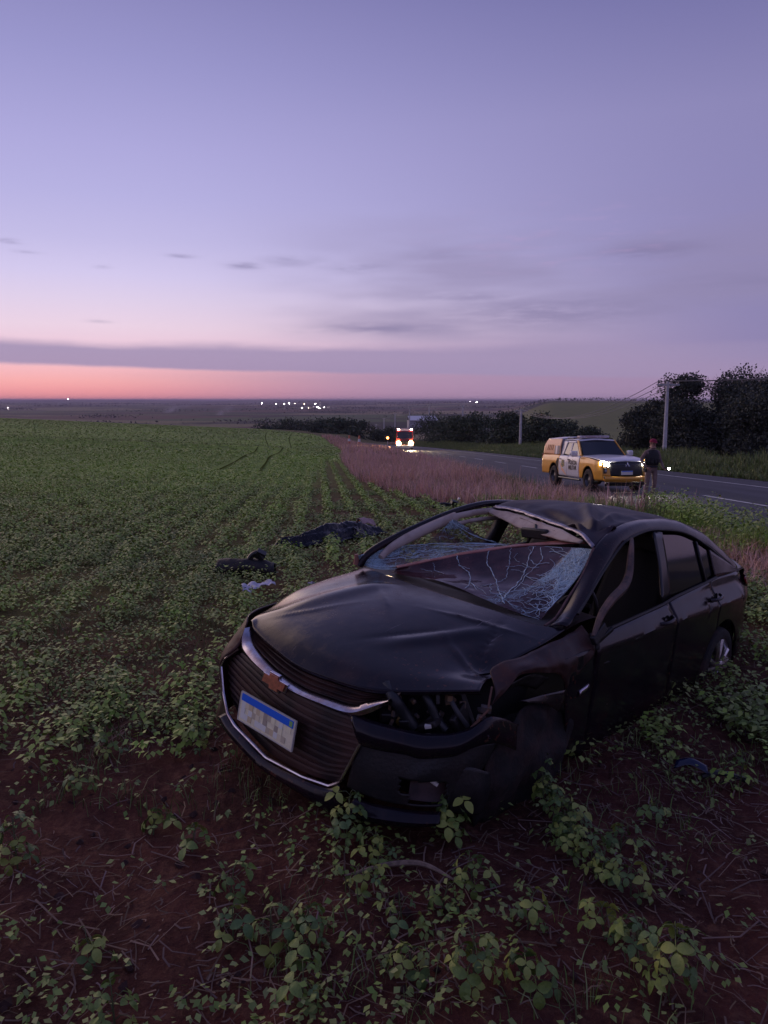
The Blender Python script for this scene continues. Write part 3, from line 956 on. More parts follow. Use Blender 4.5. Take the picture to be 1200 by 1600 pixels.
# roof: buckled at the front edge
rf = [
    [(-1.66, -.66, 1.37), (-1.63, -.57, 1.405), (-1.58, -.35, 1.415), (-1.43, -.08, 1.41), (-1.22, .30, 1.40), (-1.08, .48, 1.395), (-1.00, .605, 1.345)],
    [(-1.78, -.66, 1.38), (-1.76, -.57, 1.43), (-1.72, -.33, 1.455), (-1.60, -.06, 1.465), (-1.42, .28, 1.448), (-1.30, .46, 1.425), (-1.22, .59, 1.425)],
    [(-2.05, -.66, 1.38), (-2.04, -.56, 1.435), (-2.0, -.3, 1.47), (-1.92, 0, 1.492), (-1.82, .28, 1.485), (-1.76, .44, 1.474), (-1.72, .565, 1.465)],
    [(-2.40, -.66, 1.36), (-2.40, -.56, 1.41), (-2.38, -.3, 1.455), (-2.34, 0, 1.47), (-2.3, .28, 1.462), (-2.27, .44, 1.452), (-2.25, .57, 1.443)],
    [(-2.80, -.68, 1.25), (-2.82, -.57, 1.32), (-2.84, -.3, 1.37), (-2.84, 0, 1.382), (-2.82, .28, 1.37), (-2.78, .45, 1.35), (-2.72, .60, 1.345)]]
G = loft(rf, 80, 80)
X, Y = G[..., 0], G[..., 1]
cx, cy = -1.16, .50
for ang, w, a, L in ((-2.6, .045, .050, 1.0), (-2.15, .04, -.042, .9), (-1.75, .045, .036, .7), (2.9, .045, -.045, 1.1), (2.5, .04, .032, .8), (-2.9, .03, .03, .8)):
    dx, dy = math.cos(ang), math.sin(ang)
    t_ = (X - cx) * dx + (Y - cy) * dy
    p_ = -(X - cx) * dy + (Y - cy) * dx
    G[..., 2] += a * np.exp(-(p_ / (w * (.5 + np.clip(t_, 0, 2)))) ** 2) * sst(t_, 0, .12) * (1 - sst(t_, L * .5, L))
G[..., 2] += .022 * (vn(X, Y, 3.3) - .5) + .006 * (vn(X, Y, 8) - .5) - .02 * np.abs(vn(X * 1.0, Y * 1.0, 4.4) - .5)
ROOFM = paint('roof_paint', (.018, .014, .026), .22, .5)
ROOFM.node_tree.nodes['Principled BSDF'].inputs['Coat Weight'].default_value = .05
roof = B().grid(G).make('roof', ROOFM, car, solid=.008)
# torn front header: pale edge and hanging liner
hd = cr(rf[0][1:], 60)
hd2 = hd + np.stack([.030 + 0 * hd[:, 0], 0 * hd[:, 0], -.012 + .01 * (vn(np.arange(60), np.zeros(60), .3) - .5)], 1)
B().grid(np.stack([hd + [.0, 0, .004], hd2])).make('header_edge', mat('bare_metal_edge', (.42, .38, .44), .4, .6, var=.5, vscale=20), roof, solid=.006)
hl = loft([[(-1.60, -.60, 1.375), (-1.52, -.33, 1.385), (-1.38, -.06, 1.380), (-1.17, .30, 1.375), (-1.05, .50, 1.355)], [(-1.56, -.60, 1.36), (-1.44, -.33, 1.325), (-1.28, -.06, 1.31), (-1.12, .28, 1.325), (-1.04, .48, 1.335)]], 40, 6)
hl[..., 2] += .01 * (vn(hl[..., 0], hl[..., 1], 12) - .5)
B().grid(hl).make('torn_headliner', BEI, roof, solid=.01)
B().grid(dent(loft([[(-1.62, -.62, 1.36), (-1.45, -.05, 1.385), (-1.08, .56, 1.36)], [(-2.1, -.60, 1.37), (-2.1, 0, 1.43), (-2.1, .56, 1.41)], [(-2.7, -.58, 1.29), (-2.7, 0, 1.34), (-2.7, .56, 1.31)]], 30, 14), .01, 6)).make('headliner', BEI, roof)
# right pillar and roof rail
ro = [(-.40, -.80, .99), (-.435, -.775, 1.067), (-.596, -.75, 1.150), (-.85, -.72, 1.242), (-1.251, -.68, 1.354), (-1.613, -.66, 1.408), (-2.05, -.66, 1.40), (-2.45, -.68, 1.36), (-2.9, -.73, 1.20), (-3.2, -.79, 1.02)]
B().tube([tuple(p) for p in cr(ro, 60)], .026, 10).make('right_roof_pillar', CP, car)
ri = [(-.50, -.70, 1.06), (-.60, -.705, 1.118), (-.80, -.69, 1.195), (-1.0, -.665, 1.262), (-1.22, -.645, 1.322)]
B().tube([tuple(p) for p in cr(ri, 24)], [.022 + .016 * min(i / 8, 1) for i in range(24)], 12).make('pillar_trim', BEI, car)
ri2 = [(-1.22, -.640, 1.325), (-1.42, -.62, 1.350), (-1.62, -.60, 1.362), (-2.0, -.59, 1.36)]
B().tube([tuple(p) for p in cr(ri2, 20)], .024, 10).make('roof_rail_trim', BEI, car)
B().tube([tuple(np.array(p) + [.03, .02, -.055]) for p in cr(ri2, 20)], .016, 10).make('grab_handle', BEI, car)
B().grid(loft([[(-1.80, -.64, 1.36), (-2.03, -.66, 1.36)], [(-1.84, -.70, 1.20), (-1.98, -.71, 1.20)], [(-1.72, -.78, .96), (-1.94, -.79, .96)]], 6, 8)).make('right_centre_pillar', BLK, car, solid=.06)
B().grid(loft([[(-2.42, -.68, 1.33), (-2.50, -.68, 1.33)], [(-2.5, -.78, 1.0), (-2.6, -.78, 1.0)]], 4, 5)).make('right_rear_frame', BLK, car, solid=.03)
B().grid(loft([[(-2.62, -.70, 1.29), (-2.9, -.73, 1.19), (-3.2, -.79, 1.02)], [(-2.66, -.79, 1.0), (-2.9, -.79, 1.0), (-3.2, -.80, 1.0)]], 10, 5)).make('rear_pillar', CP, car, solid=.02)
# rear screen, boot, rear end
B().grid(loft([[(-2.80, -.56, 1.335), (-2.85, 0, 1.385), (-2.74, .58, 1.355)], [(-3.34, -.62, 1.075), (-3.42, 0, 1.10), (-3.30, .68, 1.075)]], 20, 10)).make('rear_screen', GLS, car)
bo = loft([[(-3.22, -.76, 1.02), (-3.33, -.6, 1.07), (-3.40, 0, 1.095), (-3.32, .66, 1.065), (-3.22, .79, 1.015)], [(-3.55, -.72, 1.0), (-3.62, -.5, 1.06), (-3.66, 0, 1.08), (-3.60, .56, 1.055), (-3.50, .75, .995)],
           [(-3.60, -.70, .90), (-3.70, -.5, .95), (-3.74, 0, .96), (-3.68, .5, .94), (-3.55, .73, .89)], [(-3.62, -.70, .60), (-3.74, -.5, .60), (-3.78, 0, .60), (-3.72, .5, .60), (-3.56, .73, .60)],
           [(-3.55, -.68, .22), (-3.66, -.5, .22), (-3.70, 0, .22), (-3.66, .5, .22), (-3.52, .72, .22)]], 30, 30)
B().grid(bo).make('boot_and_rear_bumper', CP, car, solid=.01)
B().grid(loft([[(-3.28, .825, .965), (-3.44, .79, .955), (-3.56, .72, .945)], [(-3.30, .835, .92), (-3.46, .80, .90), (-3.58, .735, .88)], [(-3.38, .825, .89), (-3.50, .795, .86), (-3.59, .735, .83)]], 12, 8)).make('tail_lamp', RED, car, solid=.012)
B().grid(loft([[(-3.28, -.825, .965), (-3.56, -.72, .945)], [(-3.38, -.825, .89), (-3.59, -.735, .83)]], 8, 4)).make('tail_lamp', RED, car, solid=.012)

# floor pan, engine bay and cabin
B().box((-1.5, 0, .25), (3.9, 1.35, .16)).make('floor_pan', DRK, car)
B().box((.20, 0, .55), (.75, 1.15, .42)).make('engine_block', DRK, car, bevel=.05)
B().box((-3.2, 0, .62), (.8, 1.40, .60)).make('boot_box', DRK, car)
db_ = loft([[(-.46, -.72, .93), (-.5, 0, .95), (-.46, .74, .92)], [(-.75, -.72, .96), (-.80, 0, .985), (-.72, .74, .95)], [(-1.0, -.70, .90), (-1.03, 0, .93), (-.98, .72, .90)], [(-1.02, -.70, .60), (-1.06, 0, .6), (-1.0, .72, .6)]], 24, 14)
B().grid(db_).make('dashboard', mat('dash', (.035, .022, .022), .7, var2=(.10, .05, .04), var=.7, vscale=4), car)
for s in (.37, -.37):
    st_ = B().grid(dent(loft([[(-1.5, s - .22, .50), (-1.5, s, .52), (-1.5, s + .22, .50)], [(-1.55, s - .25, .62), (-1.55, s, .60), (-1.55, s + .25, .62)], [(-2.0, s - .25, .60), (-2.0, s, .57), (-2.0, s + .25, .60)], [(-2.15, s - .24, .80), (-2.12, s, .80), (-2.15, s + .24, .80)], [(-2.28, s - .20, 1.10), (-2.26, s, 1.12), (-2.28, s + .20, 1.10)], [(-2.34, s - .16, 1.14), (-2.33, s, 1.15), (-2.34, s + .16, 1.14)]], 12, 20), .01, 9)).make('seat', SEAT, car, solid=.10)
    B().box((-2.34, s, 1.22), (.09, .26, .16), (0, -.15, 0)).make('headrest', SEAT, car, bevel=.03)
B().grid(loft([[(-2.6, -.6, .55), (-2.6, .6, .55)], [(-2.9, -.6, .6), (-2.9, .6, .6)], [(-3.1, -.6, 1.05), (-3.1, .6, 1.05)]], 8, 10)).make('rear_seat', SEAT, car, solid=.08)
sw = B()
ring = [(-1.22 + .10 * math.sin(a) * .5, .37 + .19 * math.cos(a), .92 + .17 * math.sin(a)) for a in np.linspace(0, 2 * math.pi, 25)]
sw.tube(ring, .015, 8, False)
sw.tube([(-1.18, .20, .92), (-1.18, .54, .92)], .02, 6)
sw.tube([(-1.0, .37, .86), (-1.2, .37, .92)], .04, 8)
sw.make('steering_wheel', BLK, car)
B().box((-1.22, .05, 1.315), (.03, .24, .075), (.1, .25, -.15)).make('rear_view_mirror', BLK, car, bevel=.012)
B().tube([(-1.30, .0, 1.36), (-1.24, .04, 1.33)], .012, 6).make('mirror_stalk', BLK, car)
B().grid(loft([[(-1.45, -.22, 1.37), (-1.30, .05, 1.36), (-1.2, .22, 1.36)], [(-1.40, -.20, 1.32), (-1.28, .05, 1.30), (-1.17, .22, 1.31)]], 12, 4)).make('torn_roof_console', mat('console_dark', (.05, .03, .026), .7, var2=(.3, .2, .16), var=.8, vscale=30), car, solid=.02)

# windshield: folded laminated glass with its cracks
GW = bpy.data.materials.new('shattered_glass')
GW.use_nodes = True
t = NT(GW.node_tree)
b = t.n['Principled BSDF']
co = t.new('ShaderNodeTexCoord').outputs['Object']
at_ = t.new('ShaderNodeAttribute', attribute_name='var')
sx = t.new('ShaderNodeSeparateXYZ')
t.l.new(at_.outputs['Vector'], sx.inputs[0])
vo = t.new('ShaderNodeTexVoronoi', feature='DISTANCE_TO_EDGE')
vo.inputs['Scale'].default_value = 38
dn = t.new('ShaderNodeVectorMath', operation='ADD')
nn_ = t.new('ShaderNodeTexNoise')
nn_.inputs['Scale'].default_value = 9
t.l.new(co, nn_.inputs['Vector'])
sc_ = t.new('ShaderNodeVectorMath', operation='SCALE')
sc_.inputs['Scale'].default_value = .30
t.l.new(nn_.outputs['Color'], sc_.inputs[0])
t.l.new(co, dn.inputs[0])
t.l.new(sc_.outputs[0], dn.inputs[1])
t.l.new(dn.outputs[0], vo.inputs['Vector'])
vo2 = t.new('ShaderNodeTexVoronoi', feature='DISTANCE_TO_EDGE')
vo2.inputs['Scale'].default_value = 120
t.l.new(dn.outputs[0], vo2.inputs['Vector'])
c1 = t.m('MULTIPLY', t.sm(t.m('MULTIPLY', vo.outputs['Distance'], -1), -.10, -.015), t.sm(t.noise(co, 11, 4, .6), .42, .6))
c2 = t.sm(t.m('MULTIPLY', vo2.outputs['Distance'], -1), -.20, -.03)
cr_ = t.m('MAXIMUM', t.m('MULTIPLY', c1, t.sm(sx.outputs[0], .15, .7)), t.m('MULTIPLY', c2, t.sm(sx.outputs[0], .5, .95)))
cr_ = t.m('MINIMUM', t.m('ADD', cr_, t.m('MULTIPLY', t.sm(t.noise(co, 30, 4, .7), .45, .8), t.m('MULTIPLY', sx.outputs[0], .60))), 1.0)
mottle = t.sm(t.noise(co, 6, 5, .7), .35, .75)
base = t.mix(mottle, (.035, .013, .018, 1), (.085, .030, .032, 1))  # noise mottling between two maroon tones
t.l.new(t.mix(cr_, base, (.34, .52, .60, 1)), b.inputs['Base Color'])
t.put(b.inputs['Roughness'], t.m('ADD', .10, t.m('MULTIPLY', cr_, .5)))
t.put(b.inputs['Alpha'], t.m('MINIMUM', 1.0, t.m('ADD', t.m('ADD', sx.outputs[1], t.m('MULTIPLY', mottle, .10)), cr_)))
bn = t.new('ShaderNodeBump')
bn.inputs['Strength'].default_value = .25
bn.inputs['Distance'].default_value = .01
t.l.new(t.m('ADD', cr_, t.noise(co, 12, 3, .5)), bn.inputs['Height'])
t.l.new(bn.outputs[0], b.inputs['Normal'])

ws = empty('windshield')
ws.parent = car


def glass_sheet(name, G, craze, alpha):
    G = np.asarray(G)
    a, b_ = G.shape[:2]
    i_ = np.arange(a - 1)[:, None] * b_ + np.arange(b_ - 1)[None]
    F = np.stack([i_, i_ + 1, i_ + b_ + 1, i_ + b_], -1).reshape(-1, 4)
    v_ = np.zeros((a * b_, 3))
    v_[:, 0] = craze(G).ravel()
    v_[:, 1] = alpha
    return np_mesh(name, G.reshape(-1, 3), F, GW, ws, v_, smooth=True)


bot = [(-.43, -.54, .995), (-.42, -.10, 1.025), (-.37, .30, 1.005), (-.46, .60, .950)]
rid = [(-.45, -.50, 1.030), (-.78, -.17, 1.165), (-1.05, .13, 1.258), (-1.10, .42, 1.335)]
rgt = [(-.47, .655, .965), (-.62, .65, 1.06), (-.80, .635, 1.18), (-1.0, .60, 1.32)]
mids = [(-.46, -.52, 1.01), (-.63, -.12, 1.06), (-.74, .27, 1.085), (-.80, .62, 1.17)]
GC = loft([bot, mids, rid[:3] + [(-1.02, .585, 1.325)]], 70, 60)
GC[..., 2] += .012 * (vn(GC[..., 0], GC[..., 1], 5) - .5) + .004 * (vn(GC[..., 0], GC[..., 1], 18) - .5)
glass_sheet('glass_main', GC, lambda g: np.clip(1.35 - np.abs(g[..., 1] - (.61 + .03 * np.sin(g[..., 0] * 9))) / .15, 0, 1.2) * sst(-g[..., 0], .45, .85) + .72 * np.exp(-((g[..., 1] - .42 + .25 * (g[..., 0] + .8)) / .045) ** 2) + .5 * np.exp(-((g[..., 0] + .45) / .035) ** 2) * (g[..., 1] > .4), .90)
# turned-over fold along the ridge
fold = loft([rid[:3] + [(-1.10, .50, 1.335)], [tuple(np.array(p) + [-.06, -.065, -.004]) for p in rid[:3]] + [(-1.20, .40, 1.34)], [tuple(np.array(p) + [-.13, -.13, -.05]) for p in rid[:3]] + [(-1.30, .33, 1.31)]], 60, 8)
fold[..., 2] += .006 * (vn(fold[..., 0], fold[..., 1], 16) - .5)
FO = mat('reddish_fold', (.26, .075, .06), .5, var2=(.36, .17, .15), var=.8, vscale=9, bump=.3, bscale=30)  # reddish tone with random paler patches
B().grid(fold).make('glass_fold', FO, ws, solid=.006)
GA = loft([[(-.43, -.80, .99), (-.43, -.64, .997), (-.46, -.52, 1.02), (-.80, -.24, 1.155), (-1.10, .02, 1.235)], [(-.40, -.80, 1.02), (-.52, -.71, 1.06), (-.68, -.58, 1.10), (-.95, -.36, 1.165), (-1.20, -.14, 1.21)], [(-.37, -.79, 1.065), (-.60, -.73, 1.115), (-.85, -.60, 1.148), (-1.1, -.44, 1.165), (-1.32, -.30, 1.17)]], 50, 24)
GA[..., 2] += .012 * (vn(GA[..., 0], GA[..., 1], 7) - .5)
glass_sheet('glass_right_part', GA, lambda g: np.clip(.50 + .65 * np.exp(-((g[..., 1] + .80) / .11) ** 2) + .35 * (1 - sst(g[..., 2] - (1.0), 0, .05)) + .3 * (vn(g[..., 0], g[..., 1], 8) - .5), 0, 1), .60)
GT = loft([[(-1.0, -.50, 1.335), (-1.01, -.48, 1.33), (-1.02, -.46, 1.32)], [(-.95, -.55, 1.25), (-1.08, -.44, 1.24), (-1.18, -.36, 1.225)], [(-.86, -.60, 1.152), (-1.08, -.45, 1.165), (-1.33, -.30, 1.172)]], 24, 24)
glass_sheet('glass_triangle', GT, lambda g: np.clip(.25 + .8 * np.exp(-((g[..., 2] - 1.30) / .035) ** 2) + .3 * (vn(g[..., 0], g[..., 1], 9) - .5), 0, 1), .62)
# single long cracks, raised as fine pale ridges of splintered glass
CRK = mat('crack_line', (.50, .66, .74), .6)


def crack(Gs, pts, w=.0035, name='crack'):
    a, b_ = Gs.shape[:2]
    P = lin_rs([(u, v, 0) for u, v in pts], 40)
    P[:, 0] += .010 * (vn(np.arange(40), np.full(40, pts[0][0] * 50), .8) - .5)
    P[:, 1] += .010 * (vn(np.arange(40), np.full(40, pts[0][1] * 70 + 9), .8) - .5)
    out = []
    for u, v in np.clip(P[:, :2], 0, .999):
        i, j = v * (a - 1), u * (b_ - 1)
        i0, j0 = int(i), int(j)
        fi, fj = i - i0, j - j0
        p = (Gs[i0, j0] * (1 - fi) + Gs[i0 + 1, j0] * fi) * (1 - fj) + (Gs[i0, j0 + 1] * (1 - fi) + Gs[i0 + 1, j0 + 1] * fi) * fj
        out.append(p + [.004, 0, .005])
    w_ = [w * .62 * (.25 + 1.1 * q.random()) for _ in out]
    B().tube(out, w_, 4).make(name, CRK, ws)


for pts, w in (([(.30, .98), (.34, .70), (.42, .50), (.50, .22), (.60, .10)], .0036), ([(.46, .98), (.47, .75), (.56, .48), (.66, .25), (.80, .05)], .0040), ([(.56, 1), (.585, .80), (.60, .60), (.62, .50)], .0025),
               ([(.68, .98), (.685, .75), (.70, .5), (.73, .25), (.78, .06)], .0045), ([(.72, .97), (.76, .80), (.71, .55), (.74, .3)], .003), ([(.19, .90), (.22, .6), (.30, .4)], .0018),
               ([(.50, .22), (.54, .10), (.55, .02)], .0028), ([(.62, .5), (.60, .35), (.58, .2)], .002), ([(.90, .97), (.94, .80), (.97, .7)], .003), ([(.86, .5), (.80, .52)], .002), ([(.93, .35), (.85, .3)], .003), ([(.34, .7), (.40, .62)], .002)):
    crack(GC, pts, w)
for pts, w in (([(.02, .9), (.3, .95), (.6, .93), (.98, .97)], .004), ([(.05, .1), (.2, .15), (.35, .05)], .005), ([(.1, .5), (.4, .6), (.9, .4)], .002), ([(.2, .9), (.35, .4), (.5, .1)], .002), ([(.5, .8), (.7, .3)], .0018), ([(.03, .2), (.08, .8)], .005), ([(.8, .9), (.95, .2)], .0022)):
    crack(GA, pts, w)
for pts, w in (([(.1, .02), (.55, .35), (.98, .9)], .006), ([(.0, .12), (.5, .2), (1, .25)], .004), ([(.9, .05), (.6, .4), (.98, .95)], .003)):
    crack(GT, pts, w)
# webs of fine cracks, too many to pick apart
qq = random.Random(9)
for Gs, n_, zone, wd_ in ((GC, 130, lambda: (1 - abs(qq.gauss(0, .09)), qq.uniform(.05, .98)), .0012), (GC, 9, lambda: (qq.gauss(.70, .02), qq.uniform(.1, .98)), .0011), (GC, 3, lambda: (qq.uniform(.1, .9), qq.uniform(.7, .99)), .0009), (GA, 110, lambda: (qq.random() ** 1.5, qq.random()), .0012), (GT, 40, lambda: (qq.random(), qq.random() ** 1.3), .0011)):
    fb = B()
    a, b_ = Gs.shape[:2]
    for _ in range(n_):
        u, v = zone()
        an = qq.uniform(0, 6.28)
        out = []
        for k in range(qq.randint(4, 10)):
            u, v = min(max(u, 0), .995), min(max(v, 0), .995)
            out.append(Gs[int(v * (a - 1)), int(u * (b_ - 1))] * (1 - (u * (b_ - 1)) % 1) + Gs[int(v * (a - 1)), int(u * (b_ - 1)) + 1] * ((u * (b_ - 1)) % 1) + [.003, 0, .004])
            an += qq.gauss(0, .5)
            u += math.cos(an) * .022
            v += math.sin(an) * .032
        fb.tube(out, wd_ * qq.uniform(.6, 1.5), 3, False)
    tag(fb.make('fine_cracks', CRK, ws, smooth=False), kind='stuff')
# glass edge crumbs along the left pillar, mirror base, torn trim
B().tube([tuple(p) for p in cr([(-.34, .70, .965), (-.47, .685, .985), (-.62, .668, 1.075), (-.80, .648, 1.19), (-.98, .61, 1.335)], 30)], .008, 6).make('windshield_seal', mat('seal_dusty', (.12, .06, .06), .7, var=.5, vscale=30), car)
B().tube([(-.385, -.815, 1.0), (-.375, -.815, 1.07)], [.022, .012], 8).make('broken_mirror_base', mat('red_brown_plastic', (.3, .12, .09), .5), car)
tt = cr([(-1.30, .70, 1.385), (-1.20, .75, 1.33), (-1.10, .80, 1.20), (-.98, .83, 1.14), (-.80, .855, 1.10), (-.66, .87, 1.04), (-.58, .885, .98), (-.52, .90, .93)], 30)
B().tube([tuple(p) for p in tt], [.012 + .016 * math.sin(min(i / 29 * 3.1, 3.1)) for i in range(30)], 7).make('torn_window_frame', mat('torn_trim', (.06, .04, .036), .6, var2=(.2, .11, .08), var=.8, vscale=14), car)
b_ = B()
b_.box((-.58, .90, .935), (.16, .03, .05), (.3, .4, .1))
b_.box((-.66, .90, .915), (.14, .02, .03), (-.2, .5, -.2))
b_.box((-.55, .91, .905), (.03, .02, .10), (.2, -.2, .3))
b_.make('mirror_wreckage', BLK, car, bevel=.006)


def wheel(cx, y, s, cz=.32, r=.315, lean=0, nm='rear_wheel'):
    w = empty(nm, (cx, y, cz), (R(lean), 0, 0))
    w.parent = car
    h = .11
    tp = [(r - .085, s * h * .9), (r - .055, s * h), (r - .012, s * h * .86), (r, s * h * .6), (r, -s * h * .6), (r - .012, -s * h * .86), (r - .085, -s * h)]
    ty = B().lathe(tp, (0, 0, 0), 'y', 40).make('tyre', RUB, w)
    rimp = [(r - .078, s * h * .92), (r - .095, s * h * .8), (r - .11, s * h * .2), (r - .11, -s * h)]
    B().lathe(rimp, (0, 0, 0), 'y', 40).make('rim', ALU, w)
    sp = B()
    for k in range(5):
        a = 2 * math.pi * k / 5 + .3
        for da in (-.13, .13):
            c0, s0 = math.cos(a + da * .5), math.sin(a + da * .5)
            c1_, s1_ = math.cos(a + da * 1.5), math.sin(a + da * 1.5)
            sp.tube([(.045 * c0, s * h * .72, .045 * s0), (.13 * c1_, s * h * .82, .13 * s1_), ((r - .09) * c1_, s * h * .78, (r - .09) * s1_)], [.022, .016, .019], 6)
    sp.lathe([(.06, s * h * .5), (.058, s * h * .80), (.03, s * h * .9), (0, s * h * .9)], (0, 0, 0), 'y', 18)
    sp.make('spokes', ALU, w)
    B().lathe([(.0, s * .0), (.15, s * .0), (.15, -s * .03)], (0, 0, 0), 'y', 24).make('brake_disc', mat('disc', (.12, .09, .08), .5, .6), w)
    return w


wheel(-2.70, .80, 1)
wheel(-2.70, -.80, -1)
wheel(0.0, -.79, -1, nm='front_wheel')
wheel(.02, .66, 1, .27, lean=-14, nm='front_wheel')
hl_ = loft([[(.42, .93, .50), (.12, .90, .66), (-.22, .88, .60), (-.36, .90, .50)], [(.44, .91, .32), (.14, .93, .38), (-.20, .92, .36), (-.38, .90, .32)], [(.40, .86, .14), (.12, .90, .10), (-.18, .89, .10), (-.38, .87, .12)]], 24, 16)  # ragged dark sheet added over the front wheel to keep the arch black
hl_[..., 1] += .07 * (vn(hl_[..., 0], hl_[..., 2], 9) - .5)
hl_[-4:, :, 2] += .10 * (vn(hl_[-4:, :, 0], hl_[-4:, :, 1], 16) - .3)
B().grid(hl_).make('arch_dark_sheet', mat('muddy_dark_sheet', (.010, .008, .008), .85, var2=(.045, .024, .02), var=.8, vscale=9, bump=.6, bscale=24), car, solid=.006)
# ------------------------------------------------------------ police pickup (x forward from front axle, y to its left, z up)
ORA = mat('body_orange', (.90, .42, .05), .35, coat=.5, var=.12, vscale=3)
WHT = mat('body_white', (.78, .76, .78), .35, coat=.5, var=.08, vscale=3)
PBK = mat('pickup_black', (.014, .014, .016), .35)
HEAD = mat('headlight_lit', (.9, .9, .85), .2, emit=(1, .93, .78), es=140)
STR = mat('stripe_orange', (.90, .50, .28), .4)
GRY = mat('stripe_grey', (.20, .20, .24), .4)
pk_y = 24.5
pick = empty('pickup_truck', (7.70, 24.6, -.05 * 24.6 + .0), (0, R(0), R(-90 + 8.9)))
pick.rotation_euler = Matrix(((math.sin(R(8.9)), math.cos(R(8.9)), 0), (-math.cos(R(8.9)), math.sin(R(8.9)), 0), (0, 0, 1))).to_euler()
pick.rotation_euler = (pick.rotation_euler[0], R(-2.6), pick.rotation_euler[2])
tag(pick, 'orange and white military police pickup with headlights on at the roadside', 'pickup truck')


def ysp(z, x):
    y = np.interp(z, [.35, .45, .70, .95, 1.10, 1.16], [.84, .885, .905, .895, .865, .82])
    return y - .13 * sst(x, .45, .92) - .02 * sst(-x, 3.6, 4.3)


def pside(x0, x1, s, zt, zl, n=24, m=14, off=0):
    xs = np.linspace(x0, x1, n)
    G = np.zeros((m, n, 3))
    for j, x in enumerate(xs):
        zz = np.linspace(float(zl(x)), float(zt(x)), m)
        G[:, j, 0], G[:, j, 1], G[:, j, 2] = x, s * (ysp(zz, x) + off), zz
    return G


